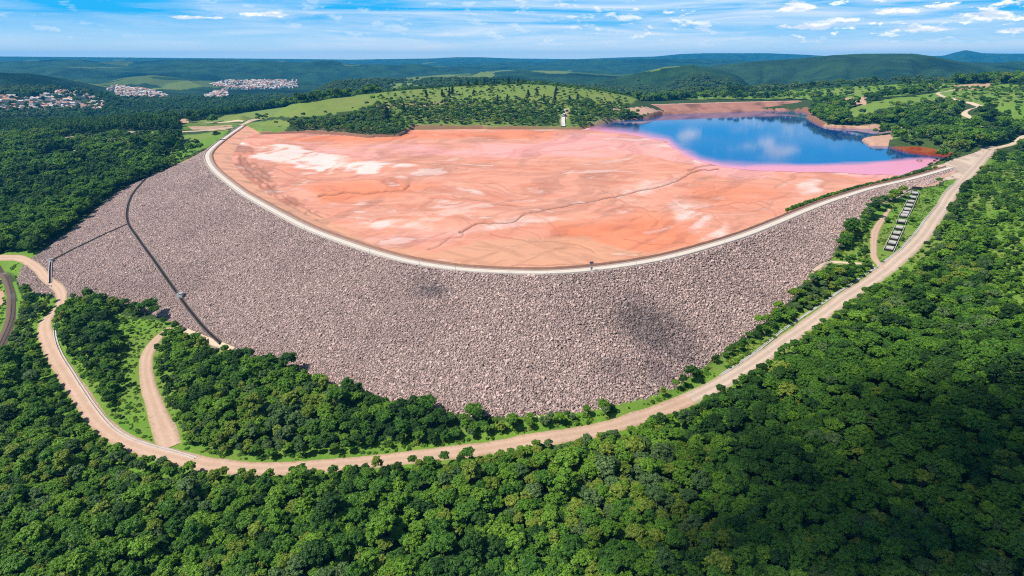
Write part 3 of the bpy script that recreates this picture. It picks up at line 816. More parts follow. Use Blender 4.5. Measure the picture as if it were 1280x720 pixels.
# ------------------------------------------------------------------ stepped spillway chute
a0, a1 = face_hit(1144.5, 239), face_hit(1110.5, 314)
ch = empty('stepped_chute', (a1[0], a1[1], drop(a1[0], a1[1])))
tag(ch, 'pale stepped concrete chute running down the bright green slope beside the haul road', 'spillway chute')
CB = np.array(ch.location); NS = 13; dirv = (a1 - a0)[:2]; ang = math.atan2(dirv[1], dirv[0]); Ls = np.linalg.norm(dirv) / NS
for k in range(NS):
    c = a0[:2] + dirv * (k + .5) / NS; z = drop(c[0], c[1])
    m = MB(); m.box((c[0] - CB[0], c[1] - CB[1], z + .25 - CB[2]), (Ls * .5, 4.2, 1.4), ang); st = m.build('step', M['concrete'], ch)
m = MB(); m2 = MB()
for k in range(NS):
    c = a0[:2] + dirv * (k + .5) / NS; z = drop(c[0], c[1])
    nv = np.array([-dirv[1], dirv[0]]) / np.linalg.norm(dirv)
    m2.box((*(c + nv * 0 - CB[:2]), z + .02 - CB[2]), (Ls * .998, 4.6, .5), ang)
    for s, mm in ((-1, m), (1, m)):
        q = c + nv * s * 2.9 - CB[:2]; mm.box((q[0], q[1], z + .25 - CB[2]), (Ls * 1.0, .35, 1.3), ang)
m.build('side_wall', M['concrete'], ch); m2.build('chute_floor', M['drain'], ch)
m = MB(); c = a0[:2] - dirv / NS * .6; z = drop(c[0], c[1])
m.box((c[0] - CB[0], c[1] - CB[1], z + .8 - CB[2]), (1.6, 6.6, 2.4), ang); m.build('inlet_head', M['dark'], ch)

# ------------------------------------------------------------------ railway at the far left
P = resample(RAIL, 2.0); base = P[len(P) // 2]; base = np.array([base[0], base[1], drop(base[0], base[1])])
rail = empty('railway_track', base); tag(rail, 'dark curved railway track on brown ballast at the left edge', 'railway')
z = np.array([drop(p[0], p[1]) for p in P])
strip('ballast', [np.c_[r[:, :2], z + dz] - base for r, dz in zip(ribbon_rows(P, [-3.4, -2.2, 2.2, 3.4]), (-.3, .5, .5, -.3))], M['ballast'], rail)
m = MB()
t = np.gradient(P[:, :2], axis=0)
Q = resample(RAIL, .8); tq = np.gradient(Q[:, :2], axis=0)
for q, tt in zip(Q, tq):
    m.box((q[0] - base[0], q[1] - base[1], np.interp(q[1], P[::-1, 1], z[::-1]) + .56 - base[2]), (.28, 2.6, .2), math.atan2(tt[1], tt[0]))
sl = m.build('sleepers', M['sleeper'], rail); sl['kind'] = 'stuff'
for s in (-.8, .8):
    rr = ribbon_rows(P, [s - .07, s - .07, s + .07, s + .07])
    strip('rail', [np.c_[r[:, :2], z + dz] - base for r, dz in zip(rr, (.6, .82, .82, .6))], M['rust'], rail, smooth_shade=False)

# ------------------------------------------------------------------ posts along the crest
def marker_post(px, py, label):
    c = Pz(px, py, 0); i = int(np.argmin(np.hypot(crest[:, 0] - c[0], crest[:, 1] - c[1])))
    p = crest[i, :2] + inw[i] * .35
    e = empty('marker_post', (p[0], p[1], 0.02)); tag(e, label, 'post', 'thin posts along the outer kerb of the crest')
    m = MB(); m.tube((0, 0, 0), (0, 0, 2.6), .09, .07); m.build('post', M['steel'], e)
    m = MB(); m.box((0, 0, 2.75), (.35, .1, .4)); m.build('plate', M['white_concrete'], e)
ORD = ['first','second','third','fourth','fifth','sixth','seventh','eighth','ninth','tenth','eleventh','twelfth','13th','14th','15th','16th','17th','18th','19th','20th']
ORD += [f'{k}th' if k % 10 not in (1, 2, 3) else f"{k}{['st','nd','rd'][k % 10 - 1]}" for k in range(21, 90)]
for k, (px, py) in enumerate([(300,244),(380,288),(462,318),(522,333),(570,339),(636,343),(684,343.5),(796,333),(845,323),(905,306),(962,286),(1018,262)]):
    marker_post(px, py, f'thin steel marker post on the crest kerb, {ORD[k]} along from the left')
c = Pz(739, 338.5, 0); st = empty('monitoring_station', (c[0], c[1], .05)); st.rotation_euler = (0, 0, .2)
tag(st, 'grey monitoring post with tilted panel and cabinet beside the crest road', 'monitoring post')
m = MB(); m.tube((0, 0, 0), (0, 0, 4.2), .16, .12); m.box((0, 0, .15), (1.2, 1.2, .3)); m.build('mast', M['steel'], st)
m = MB(); m.box((0, -.35, 1.6), (1.0, .5, 1.3)); m.build('cabinet', M['steel'], st)
m = MB(); m.box((0, 0, 0), (2.0, 1.4, .08)); pn = m.build('solar_panel', simple_mat('dark solar cells', (.03, .04, .06), .2, 2, .3), st); pn.location = (0, 0, 4.3); pn.rotation_euler = (.5, 0, 0)

# ------------------------------------------------------------------ tailings beach and lake
WPOLY = [(727,163.2),(760,166),(800,171),(832,178),(850,192),(872,203),(900,209.5),(950,213),(1010,214.5),(1060,216.5),(1125,220),(1250,206),(1250,150),(1000,128),(820,128),(730,150),(700,158)]
def build_beach():
    py = np.concatenate([np.linspace(132, 215, 250, endpoint=False), np.linspace(215, 352, 190)]); px = np.linspace(225, 1245, 640)
    PX, PY = np.meshgrid(px, py)
    W = Pz(PX, PY, BEACH_Z); X, Y = W[0], W[1]
    # keep inside the basin plus a hidden margin under the banks
    mid_ = TAIL.mean(0)
    d = edge_dist(X, Y, TAIL[::2]); ins = inside(X, Y, TAIL)
    keep = ins | (d < 9)
    ins_dam = inside(X, Y, np.vstack([crest[:, :2], in_toe[::-1, :2]])) | inside(X, Y, np.vstack([crest[:, :2], toe[::-1, :2]]))
    keep &= ~(ins_dam & (edge_dist(X, Y, in_toe[::3, :2], False) > 8))
    # large-scale relief in the dried tailings
    wx = PX + 60 * (fbm(X / 70, Y / 70, 5, 51) - .5); wy = PY + 24 * (fbm(X / 70, Y / 70, 5, 52) - .5) * np.clip((PY - 140) / 60, .25, 1)
    # flow lines that swing round the beach
    fl = fbm((wx * .35 + wy * .9) / 7, (wx * .9 - wy * .35) / 60, 5, 66); fl2 = fbm(wx / 55, wy / 5, 5, 67)
    f1 = fbm(PX / 120, PY / 26, 5, 60); f2 = fbm(X / 22, Y / 22, 5, 61)
    white = np.maximum.reduce([softpoly(wx, wy, [(306,176),(345,178),(400,193),(440,200),(500,206),(534,212),(470,217),(430,215),(405,222),(392,207),(350,198),(314,191)], 5) * 1.3,
        .75 * softpoly(wx, wy, [(830,258),(850,250),(900,262),(905,300),(880,306),(860,290),(840,278)], 9), .5 * softpoly(wx, wy, [(770,236),(850,224),(860,232),(780,250)], 7),
        .6 * softpoly(wx, wy, [(440,278),(560,258),(620,252),(600,268),(480,292)], 9), .7 * softpoly(wx, wy, [(985,232),(1030,228),(1040,240),(990,252)], 6), .55 * softpoly(wx, wy, [(560,290),(700,270),(690,278),(580,300)], 5)])
    white = np.maximum(white, .55 * smooth(.60, .72, fl2)) * smooth(.30, .62, fl * .6 + f2 * .4)
    pinkz = np.maximum.reduce([softpoly(wx, wy, [(450,182),(560,184),(660,180),(720,166),(760,165),(820,172),(850,188),(880,202),(960,210),(1010,213),(1010,219),(940,219),(870,212),(830,196),(800,190),(720,191),(600,193),(520,194)], 5),
        .9 * softpoly(wx, wy, [(1000,212),(1130,216),(1180,200),(1160,216),(1120,226),(1060,222)], 4), .65 * softpoly(wx, wy, [(370,178),(420,182),(500,192),(470,200),(400,192)], 5),
        .35 * softpoly(wx, wy, [(420,300),(520,285),(620,280),(560,305),(480,315)], 10)])
    orange = np.maximum.reduce([softpoly(wx, wy, [(360,170),(420,172),(520,166),(640,166),(700,163),(690,170),(560,176),(450,178),(380,176)], 3), .95 * softpoly(wx, wy, [(690,280),(790,262),(850,280),(880,296),(820,312),(740,318),(690,310)], 24),
        .8 * softpoly(wx, wy, [(380,232),(500,226),(560,236),(480,250),(400,252)], 10), .9 * softpoly(wx, wy, [(400,165),(460,172),(400,176)], 3), .7 * softpoly(wx, wy, [(860,232),(960,228),(980,250),(900,262)], 18)])
    dry = softpoly(wx, wy, [(540,318),(600,296),(720,292),(800,312),(900,296),(985,266),(1030,250),(1000,270),(900,306),(800,330),(690,338),(560,334),(480,322),(400,296),(330,256),(290,220),(320,236),(400,280),(480,305)], 5)
    cover = softpoly(wx, wy, [(262,196),(300,178),(312,182),(330,215),(350,240),(400,270),(390,284),(330,256),(285,228)], 4) * smooth(.35, .6, .6 * f2 + .4 * fbm(PX / 5, PY / 5, 2, 77))
    Z = np.full(X.shape, BEACH_Z) + .9 * (f1 - .5) * smooth(.1, .3, dry + .3) + .25 * (f2 - .5)
    Z = Z - 1.6 * smooth(6, 14, np.where(inside(PX, PY, WPOLY), edge_dist(PX, PY, WPOLY), 0))
    dark = np.zeros(X.shape)
    def crack(pts, w, depth, seed, dk=1.0):
        nonlocal Z, dark
        L = resample(spline([list(map(float, p)) for p in pts], 10), 2.0)
        L[:, 0] += 5 * (fbm(L[:, 0] / 14, L[:, 1] / 14, 3, seed) - .5); L[:, 1] += 5 * (fbm(L[:, 0] / 12, L[:, 1] / 12, 3, seed + 1) - .5)
        m = (PX > L[:, 0].min() - 20) & (PX < L[:, 0].max() + 20) & (PY > L[:, 1].min() - 12) & (PY < L[:, 1].max() + 12)
        d = edge_dist(PX[m], PY[m] , L, False)
        Z[m] -= depth * np.exp(-(d / w) ** 2); dark[m] = np.maximum(dark[m], dk * np.exp(-(d / (w * .9)) ** 2))
    crack([(576,288),(600,280),(640,276),(656,268),(680,262),(720,254),(780,243),(800,238),(840,228),(870,214),(900,210)], 1.0, .9, 70, 1.0)
    crack([(536,312),(560,300),(580,292),(576,288)], 1.0, .7, 71, .6)
    crack([(400,244),(430,241),(470,240),(500,236),(512,232)], 1.2, 1.4, 72, .8)
    crack([(330,206),(380,222),(420,225),(480,226),(520,240)], .8, .5, 73, .4)
    crack([(615,292),(640,298),(690,302),(730,308),(745,316)], .8, .6, 74, .5)
    crack([(840,250),(860,262),(905,256),(925,262)], .8, .5, 75, .4)
    crack([(860,212),(890,206),(905,206)], 1.4, .4, 76, .7)
    crack([(600,192),(660,190),(720,188),(760,182)], .9, .2, 79, .35)
    crack([(640,332),(700,331),(760,330)], .7, .3, 80, .6)
    crack([(430,306),(520,326),(620,334),(690,336),(780,327),(880,306),(960,281)], .6, .25, 81, .6)
    rb = np.random.default_rng(91)
    for k_ in range(18):
        x_, y_ = [(rb.uniform(840, 1010), rb.uniform(222, 262)), (rb.uniform(420, 800), rb.uniform(200, 310)), (rb.uniform(560, 860), rb.uniform(225, 300))][k_ % 3]
        a_ = rb.uniform(-.5, .25); L_ = [(x_, y_)]
        for _q in range(7):
            a_ += rb.normal(0, .45); x_ += 13 * math.cos(a_); y_ += 4.5 * math.sin(a_) + 1.2; L_.append((x_, y_))
        crack(L_, rb.uniform(.45, .9), rb.uniform(.2, .6), 200 + k_, rb.uniform(.3, .65))
    rowl = np.maximum(0, np.sin((edge_dist(X, Y, in_toe[:NC // 2:4, :2], False) + 3 * f2 + 2.5 * fbm(X / 9, Y / 9, 2, 34)) * 1.0)) ** 2
    rip = softpoly(wx, wy, [(276,200),(300,186),(322,200),(334,226),(360,250),(400,274),(388,280),(330,254),(290,222)], 3)
    dark = np.maximum(dark, .75 * rip * rowl); Z += .5 * rip * (.5 - rowl)
    streak = smooth(.52, .66, fl) * .28 + smooth(.50, .64, fl2) * .22; dark = np.maximum(dark, streak * (1 - .6 * white))
    tyre = smooth(.56, .66, fbm(PX / 60 + PY / 30, PX / 16 - PY / 5, 2, 90)) * dry
    dark = np.maximum(dark, .22 * tyre)
    idx = np.arange(X.size).reshape(X.shape)
    f = np.stack([idx[:-1, :-1], idx[1:, :-1], idx[1:, 1:], idx[:-1, 1:]], -1).reshape(-1, 4)
    f = f[keep.ravel()[f].all(1)]; used = np.unique(f); re = np.full(X.size, -1); re[used] = np.arange(len(used))
    V = np.c_[X.ravel(), Y.ravel(), Z.ravel()][used]
    m, nt, b = new_mat('red mud tailings'); n = N(nt)
    mid_n = n.noise(.035, 6, .6, dist=1.5); fine = n.noise(.25, 6, .65); st = n.noise(1, 6, .6, vec=n.vscale(n.pos(), (.010, .016, .02)), dist=3.0)
    c = n.mix(n.map(st, .3, .7), (.50, .185, .115), (.61, .305, .215))
    c = n.mix(n.map(mid_n, .55, .75, 0, .4), c, (.63, .37, .275))
    def lay(c, nm, col, amp=.6, top=1.0):
        fa = n.map(n.math('ADD', n.attr(nm), n.math('MULTIPLY', n.math('SUBTRACT', n.math('ADD', n.math('MULTIPLY', st, .5), n.math('MULTIPLY', fine, .5)), .5), amp)), .15, .8, 0, top)
        return n.mix(fa, c, col)
    c = lay(c, 'orange', (.64, .18, .075), .9, .65); c = lay(c, 'dry', (.52, .27, .165), .6, .8)
    c = lay(c, 'pinkz', (.70, .32, .30), .7, .7); c = lay(c, 'white', (.74, .60, .55), 1.5, .78); c = lay(c, 'cover', (.24, .10, .06), 1.0, .6)
    c = n.mix(n.map(n.math('MULTIPLY', n.attr('dark'), n.map(fine, .2, .6, .4, 1.2)), 0, 1, 0, .85), c, (.16, .07, .05))
    c = n.mix(n.map(fine, .55, .8, 0, .25), c, (.45, .18, .11))
    nt.links.new(c, b.inputs['Base Color']); n.bump(n.math('ADD', fine, mid_n), .35, .6, b)
    o = mesh_obj('tailings_beach', V, re[f][:, ::-1], [m], smooth_shade=True)
    for nm, arr in (('white', white), ('pinkz', pinkz), ('orange', orange), ('dry', dry), ('cover', cover), ('dark', dark)): attr(o, nm, arr.ravel()[used])
    tag(o, kind='structure')
build_beach()

def build_lake():
    px = np.linspace(690, 1245, 300); py = np.linspace(130, 224, 190)
    PX, PY = np.meshgrid(px, py); W = Pz(PX, PY, WATER_Z); X, Y = W[0], W[1]
    wx = PX + 9 * (fbm(X / 40, Y / 40, 4, 91) - .5); wy = PY + 3.5 * (fbm(X / 40, Y / 40, 4, 92) - .5)
    d = edge_dist(wx, wy, WPOLY); ins = inside(wx, wy, WPOLY); sd = np.where(ins, d, -d)
    damside = inside(X, Y, np.vstack([crest[:, :2], in_toe[::-1, :2]])) | inside(X, Y, np.vstack([crest[:, :2], toe[::-1, :2]]))
    keep = (sd > -.3) & ~damside
    front = edge_dist(wx, wy, WPOLY[:11], False)     # the shelving beach side
    shal = np.maximum(np.exp(-(front / 7.0) ** 1.6), 0)
    shal = np.maximum(shal, .95 * softpoly(wx, wy, [(930,206),(1000,206),(1080,204),(1160,197),(1180,200),(1140,224),(930,220)], 4))
    rust = softpoly(wx, wy, [(1112,184),(1150,180),(1200,186),(1200,194),(1180,196),(1150,193),(1128,189)], 2.5)
    idx = np.arange(X.size).reshape(X.shape)
    f = np.stack([idx[:-1, :-1], idx[1:, :-1], idx[1:, 1:], idx[:-1, 1:]], -1).reshape(-1, 4)
    f = f[keep.ravel()[f].all(1)]; used = np.unique(f); re = np.full(X.size, -1); re[used] = np.arange(len(used))
    V = np.c_[X.ravel(), Y.ravel(), np.full(X.size, WATER_Z)][used]
    m, nt, b = new_mat('lake water'); n = N(nt)
    c = n.mix(n.map(n.attr('shallow'), .1, .9), (.010, .055, .21), (.68, .24, .31)); c = n.mix(n.attr('rust'), c, (.42, .055, .012))
    nt.links.new(c, b.inputs['Base Color']); b.inputs['IOR'].default_value = 1.33; b.inputs['Specular IOR Level'].default_value = .5
    nt.links.new(n.math('ADD', .055, n.math('MULTIPLY', n.attr('shallow'), .25)), b.inputs['Roughness'])
    n.bump(n.noise(.35, 3), .012, .15, b)
    o = mesh_obj('lake_water', V, re[f][:, ::-1], [m], smooth_shade=True); attr(o, 'shallow', shal.ravel()[used]); attr(o, 'rust', rust.ravel()[used]); tag(o, kind='structure')
build_lake()

# ------------------------------------------------------------------ rear dike at the far side of the lake
def rear_dike():
    P = spline([Pz(*q, -3.4) for q in [(795,145),(822,143.5),(870,141.8),(930,139.6),(980,138.2),(1018,137.3)]], 30)[:, :2]
    n = len(P); t = np.gradient(P, axis=0); t /= np.linalg.norm(t, axis=1)[:, None]; bk = np.stack([-t[:, 1], t[:, 0]], 1)
    bk *= np.sign(bk[:, 1])[:, None]
    e = empty('rear_dike', (P[n // 2][0], P[n // 2][1], -3.4)); tag(e, 'low terraced reddish earth dike along the far shore of the blue lake', 'dike'); base = np.array(e.location)
    s = np.linspace(0, 1, n); prof = [(-6, -3), (7, 4.2), (16, 4.6), (24, 9.4), (32, 9.8), (42, 15.5)]
    end = np.interp(s, [0, .1, .9, 1], [.35, 1, 1, 1])
    rows_ = [np.c_[P + bk * (d * np.interp(s, [0, 1], [1, 1]) + 3 * (fbm(s * 40, s * 0 + i, 3, 3) - .5))[:, None], -3.4 + h * end + .8 * (fbm(s * 60, s * 0 + i, 3, 8) - .5)] for i, (d, h) in enumerate(prof)]
    strip('terraced_face', [r - base for r in rows_], M['rear'], e, smooth_shade=False)
    rows2 = [rows_[-1] + [0, 0, .02], np.c_[P + bk * 54, rows_[-1][:, 2] + .3], np.c_[P + bk * 90, rows_[-1][:, 2] - 14]]
    strip('dike_crest', [r - base for r in rows2], M['reartop'], e)
rear_dike()
# pale concrete ramp on the bank
def ramp():
    P = resample(np.array([face_hit(704, 158.5), face_hit(703.5, 152), face_hit(704, 145), face_hit(705, 137.5)]), 4.0)
    rr = ribbon_rows(P, [-3.2, 0, 3.2]); z = np.array([drop(p[0], p[1]) for p in P]) + 1.2
    for _ in range(8): z[1:-1] = (z[:-2] + 2 * z[1:-1] + z[2:]) / 4
    base = P[0].copy(); e = empty('concrete_ramp', base); tag(e, 'pale concrete ramp down the shrubby bank to the tailings edge', 'ramp')
    strip('deck', [np.c_[r[:, :2], z] - base for r in rr], M['white_concrete'], e)
    for s in (-3.2, 3.2):
        a, b = ribbon_rows(P, [s, s * 1.14]); strip('side_wall', [np.c_[a[:, :2], z + .02] - base, np.c_[a[:, :2], z + .8] - base, np.c_[b[:, :2], z + .8] - base, np.c_[b[:, :2], z - 4] - base], M['concrete'], e, smooth_shade=False)
ramp()

# ------------------------------------------------------------------ plants
def leaf_cards(C, Nrm, size, r):
    """quads at C facing roughly Nrm"""
    n = len(C); j = r.normal(0, .55, (n, 3)); nn = Nrm + j; nn /= np.linalg.norm(nn, axis=1)[:, None]
    a = np.cross(nn, r.normal(0, 1, (n, 3))); a /= np.linalg.norm(a, axis=1)[:, None]; b = np.cross(nn, a)
    s = (size * r.uniform(.6, 1.3, n))[:, None]
    V = np.stack([C - a * s - b * s * .6, C + a * s - b * s * .5, C + a * s * .8 + b * s * .7, C - a * s * .9 + b * s * .5], 1).reshape(-1, 3)
    return V, np.arange(4 * n).reshape(n, 4)

def crown_mesh(seed, mat, nclump, ncard, size, flat=.78, kind='round', crng=(.18, .38)):
    """unit crown: radius about 1, centred on the origin, leaf clumps spread over an uneven volume"""
    r = np.random.default_rng(seed); Vs, Fs = [], []; off = 0
    cl = []
    for k in range(nclump):
        g = (k + .5) / nclump
        if kind == 'pine':
            h = -1 + 2 * g; rad = (1 - g) * .75 + .08; a = r.random() * 6.28
            cl.append((np.array([math.cos(a) * rad * .7, math.sin(a) * rad * .7, h * 1.6]), .20 + .26 * (1 - g)))
        else:
            z = 1 - 1.55 * g; a = k * 2.39996 + r.normal(0, .35); q = math.sqrt(max(0, 1 - z * z)); rad = r.uniform(.52, .90)
            cl.append((np.array([math.cos(a) * q * rad, math.sin(a) * q * rad, z * flat * rad]), r.uniform(*crng)))
    if kind == 'round': cl.append((np.zeros(3), .5))
    per = ncard // len(cl)
    for c, cr in cl:
        d = r.normal(0, 1, (per, 3)); d[:, 2] = np.abs(d[:, 2]) * np.where(r.random(per) < .8, 1, -1); d /= np.linalg.norm(d, axis=1)[:, None]
        lump = 1 + .25 * np.sin(d[:, 0] * 5 + c[0] * 9) * np.sin(d[:, 1] * 5 + c[1] * 9)
        P = c + d * (cr * lump * r.uniform(.72, 1.18, per))[:, None] * np.array([1, 1, .85])
        V, Fq = leaf_cards(P, d + np.array([0, 0, .35]), size * r.uniform(.85, 1.15), r); Vs.append(V); Fs.append(Fq + off); off += len(V)
        # solid heart so that the clump is not see-through
        bm = bmesh.new(); bmesh.ops.create_icosphere(bm, subdivisions=1, radius=cr * .66)
        hv = np.array([v.co for v in bm.verts]); hf = [[v.index for v in f.verts] for f in bm.faces]; bm.free()
        hv = hv * r.uniform(.8, 1.1, (len(hv), 1)) * [1, 1, .85] + c
        Vs.append(hv); Fs.append(np.array([q + [q[2]] for q in hf]) + off); off += len(hv)
    V = np.vstack(Vs); me = bpy.data.meshes.new('crown')
    faces = [list(dict.fromkeys(q)) for q in np.vstack(Fs).tolist()]
    me.from_pydata(V.tolist(), [], faces); me.materials.append(mat); me.update(); return me

def trunk_mesh(seed, limbs=5):
    """unit height 1 trunk with limbs"""
    r = random.Random(seed); m = MB(); bx, by = r.uniform(-.06, .06), r.uniform(-.06, .06)
    m.tube((0, 0, -.06), (bx * .5, by * .5, .35), .035, .026); m.tube((bx * .5, by * .5, .35), (bx, by, .75), .026, .012)
    for k in range(limbs):
        a = k * 2.4 + r.random(); h = r.uniform(.3, .6); rr = r.uniform(.16, .28)
        m.tube((bx * h, by * h, h), (bx + math.cos(a) * rr, by + math.sin(a) * rr, h + r.uniform(.12, .25)), .015, .005, 5)
    me = bpy.data.meshes.new('trunk'); me.from_pydata(m.v, [], m.f); me.materials.append(M['bark']); return me

NV = 4
CROWN = {c: [crown_mesh(100 + 10 * i + v, LEAF[c], [40, 26, 30, 18][v], 3000, [.07, .08, .075, .095][v], [.62, .85, 1.35, .95][v], crng=[(.13, .27), (.18, .38), (.16, .32), (.24, .44)][v]) for v in range(NV)] for i, c in enumerate(COLS)}
CROWN_LO = {c: [crown_mesh(300 + 10 * i + v, LEAF[c], 13 + 2 * v, 560, .14, [.75, .9, .8][v]) for v in range(3)] for i, c in enumerate(COLS)}
TRUNK = [trunk_mesh(k) for k in range(4)]
PINE_HI = [crown_mesh(500 + v, PINE, 16, 900, .10, kind='pine') for v in range(2)]

# ---- candidate points
def candidates():
    out = []
    def ringset(r0, r1, sp, jit=.42):
        wd = 66 if r1 <= 800 else 54; th0, th1 = math.radians(-wd), math.radians(wd)
        xs = np.arange(-r1, r1, sp); ys = np.arange(0, r1, sp * .9)
        X, Y = np.meshgrid(xs, ys); X = X + (np.arange(len(ys)) % 2)[:, None] * sp / 2
        X = X + rng.normal(0, sp * jit * .6, X.shape); Y = Y + rng.normal(0, sp * jit * .6, Y.shape)
        r = np.hypot(X, Y); th = np.arctan2(X, Y)
        m = (r >= r0) & (r < r1) & (th > th0) & (th < th1)
        return np.c_[X[m], Y[m], np.full(m.sum(), sp)]
    out.append(ringset(60, 420, 3.6)); out.append(ringset(420, 800, 4.6)); out.append(ringset(800, 1500, 7.0)); out.append(ringset(1500, 2700, 9.0))
    return np.vstack(out)
C = candidates()
X, Y, SPC = C.T
Z = ground_h(X, Y, True)
dens, grass, bare, PXc, PYc = zones(X, Y, Z)
RAMPW = np.array([Pz(704, 160, -2)[:2], Pr(704.5, 137, 1075)[:2]])
R_ = np.hypot(X, Y)
ok = (PXc > np.where(R_ < 800, -700, -70)) & (PXc < np.where(R_ < 800, 2000, 1350)) & (PYc < 1050) & (rng.random(len(X)) < dens) & (Y > 20)
nearm = R_ < 1500
ok &= ~(nearm & (inside(X, Y, FOOT) | inside(X, Y, TAIL)))
ok &= ~(nearm & (inside(X, Y, np.vstack([toe[:, :2], crest[::-1, :2]]))))
ok &= ~((R_ > 1480) & (R_ < 1500) & inside(PXc, PYc, [(820,150),(820,122),(1015,122),(1015,140)]))
rd = inside(PXc, PYc, [(785,153),(785,126),(830,123),(1015,122),(1015,142),(1000,152)]) & (R_ > 1180) & (R_ < 1560); ok &= ~rd
TOWN = [[(-60,122),(0,121),(40,124),(60,117),(75,114),(110,118),(132,130),(130,142),(-60,144)], [(134,112),(148,108),(190,114),(216,122),(214,132),(190,132),(160,124),(130,124)], [(248,126),(262,117),(284,112),(286,126),(270,129)], [(262,106),(284,101),(372,101),(372,110),(300,113)]]
RT = [(1720, 2700), (2600, 3400), (2500, 3400), (3200, 4200)]
intown = np.zeros(len(X), bool)
for poly, (ra, rb) in zip(TOWN, RT): intown |= inside(PXc, PYc, poly) & (R_ > ra) & (R_ < rb)
ok &= ~(intown & (rng.random(len(X)) < .93))
# tall plants keep clear of open ground that lies behind them
hh = np.where(R_ < 1900, 9.0, 6.0); tpx, tpy, _z = to_px(X, Y, Z + hh)
for poly, d, g, rm in GRASS:
    if d > .35 or poly[0] == (470,127): continue
    k = ok & (R_ > 480) & (R_ < 2000) & (dens > .5) & inside(tpx, tpy, poly); ok &= ~(k & (rng.random(len(X)) > d + .12))
rdist = edge_dist(X, Y, np.array([RAMPW[0] - [0, 60], RAMPW[1]]), False); ok &= ~(rdist < 11); ok &= shore_d(X, Y) > np.where((PXc > 1112) & (R_ < 1010), 1.0, 6)
for nm in ('abutment_road', 'pine_track', 'lower_track', 'hill_road', 'field_road', 'west_road', 'right_road'):
    q = ROADS[nm]['P']; qx_, qy_, _z = to_px(q[:, 0], q[:, 1], q[:, 2]); o_ = np.argsort(qx_) if nm != 'hill_road' else None
    band_ = np.zeros(len(X), bool)
    if o_ is not None:
        ry = np.interp(tpx, qx_[o_], qy_[o_], left=-1, right=-1); band_ = (ry > 0) & (tpy < ry + 1.5) & (PYc > ry)
    else:
        near_ = np.where(ok & (PXc > 1150) & (PXc < 1270) & (PYc > 105) & (PYc < 180) & (R_ < 1700))[0]
        for i in near_:
            dx = np.abs(qx_ - tpx[i]); m_ = dx < 4
            if m_.any() and ((qy_[m_] > tpy[i] - 1) & (qy_[m_] < PYc[i])).any(): band_[i] = True
    ok &= ~(band_ & (R_ > 480))
# plants keep off the roads by their own crown radius
ids = np.where(ok & (R_ < 1700))[0]
gap = np.full(len(X), 99.0)
for i in ids: gap[i] = road_gap(X[i], Y[i])
crown_r = SPC * rng.uniform(.52, .86, len(X)) * np.where(R_ < 800, 1.0, .95)
bigt = rng.random(len(X)) < .10; crown_r[bigt & (R_ < 900)] *= 1.35
bank = (R_ > 850) & (R_ < 1500) & inside(PXc, PYc, [(330,128),(474,132),(560,127),(727,130),(800,134),(770,150),(727,164),(500,176),(310,176)])
low = (grass > .35) & (dens < .95) & (R_ < 1700) & ~bank; crown_r[low] *= rng.uniform(.35, .75, low.sum())
belt = inside(PXc, PYc, GRASS[-2][0]) & (R_ < 900); crown_r[belt] = rng.uniform(.8, 1.7, belt.sum())
ok &= gap > np.where(crown_r > 1.8, crown_r * .75, .4)
verge = inside(PXc, PYc, [(830,500),(890,462),(940,430),(1000,396),(1090,344),(1110,330),(1110,345),(1060,380),(960,445),(890,490)]) & (R_ < 700); crown_r[verge] *= .6; ok &= ~(verge & (gap < 6))
front = (gap < 11) & (R_ < 500); crown_r[front] *= .7
# colour by species patches, plus shade painted into the lower right
f = fbm(X / 45, Y / 45, 3, 201) + rng.normal(0, .13, len(X))
ci = np.select([f < .36, f < .50, f < .67, f < .76], [0, 1, 2, 3], 4)
pinez = (R_ < 1900) & inside(PXc, PYc, [(-90,136),(120,138),(200,134),(230,126),(335,128),(335,140),(240,150),(224,170),(215,192),(200,190),(205,170),(140,166),(70,172),(-90,180)])
ci[pinez] = np.where(rng.random(pinez.sum()) < .45, 0, np.where(rng.random(pinez.sum()) < .75, 1, 4))
darkz = (R_ < 900) & inside(PXc, PYc, [(-90,195),(60,200),(200,165),(225,180),(190,215),(100,270),(40,320),(-90,320)]); ci[darkz] = np.where(rng.random(darkz.sum()) < .35, np.minimum(ci[darkz], 1), np.minimum(ci[darkz], 2))
rightm = (R_ < 700) & (PXc > 1050) & (PYc > 260) & (PYc < 430); ci[rightm] = rng.choice(5, rightm.sum(), p=[.22, .30, .25, .10, .13])
rightshade = (R_ < 600) & (PXc > 900) & (PYc > 430); ci[rightshade] = np.where(rng.random(rightshade.sum()) < .7, np.minimum(ci[rightshade], 1), ci[rightshade])  # shade painted in: most lower right crowns switched to darker leaves
farw = R_ > 1700; fp = fbm(X / 260, Y / 260, 4, 333)[farw]; ci[farw] = np.where(rng.random(farw.sum()) < np.clip((fp - .42) * 4, .05, .8), 0, np.where(fp < .50, 4, 1))
ridge_ = farw & (R_ > 3000) & (PXc > 740) & inside(PXc, PYc, [(740,112),(850,88),(1080,60),(1290,80),(1290,106)]); ci[ridge_] = rng.choice([1, 2, 4], ridge_.sum(), p=[.40, .22, .38])
euc = farw & inside(PXc, PYc, [(690,114),(790,90),(870,78),(930,100),(900,125),(800,128)]) & (R_ < 3300); ci[euc] = 4
ci[bank] = rng.choice(5, bank.sum(), p=[.10, .30, .14, .16, .30]); crown_r[bank] *= rng.uniform(.45, .85, bank.sum())
bushy = low & ~pinez & ~bank; ci[bushy] = np.where(rng.random(bushy.sum()) < .35, 0, np.where(rng.random(bushy.sum()) < .5, 2, 1))
ok &= ~((R_ > 2150) & (PXc > 690) & (rng.random(len(X)) < smooth(2150, 2500, R_)))
ok &= ~(rng.random(len(X)) < smooth(2350, 2700, R_))
farc = R_ > 2600; crown_r[farc] *= .80
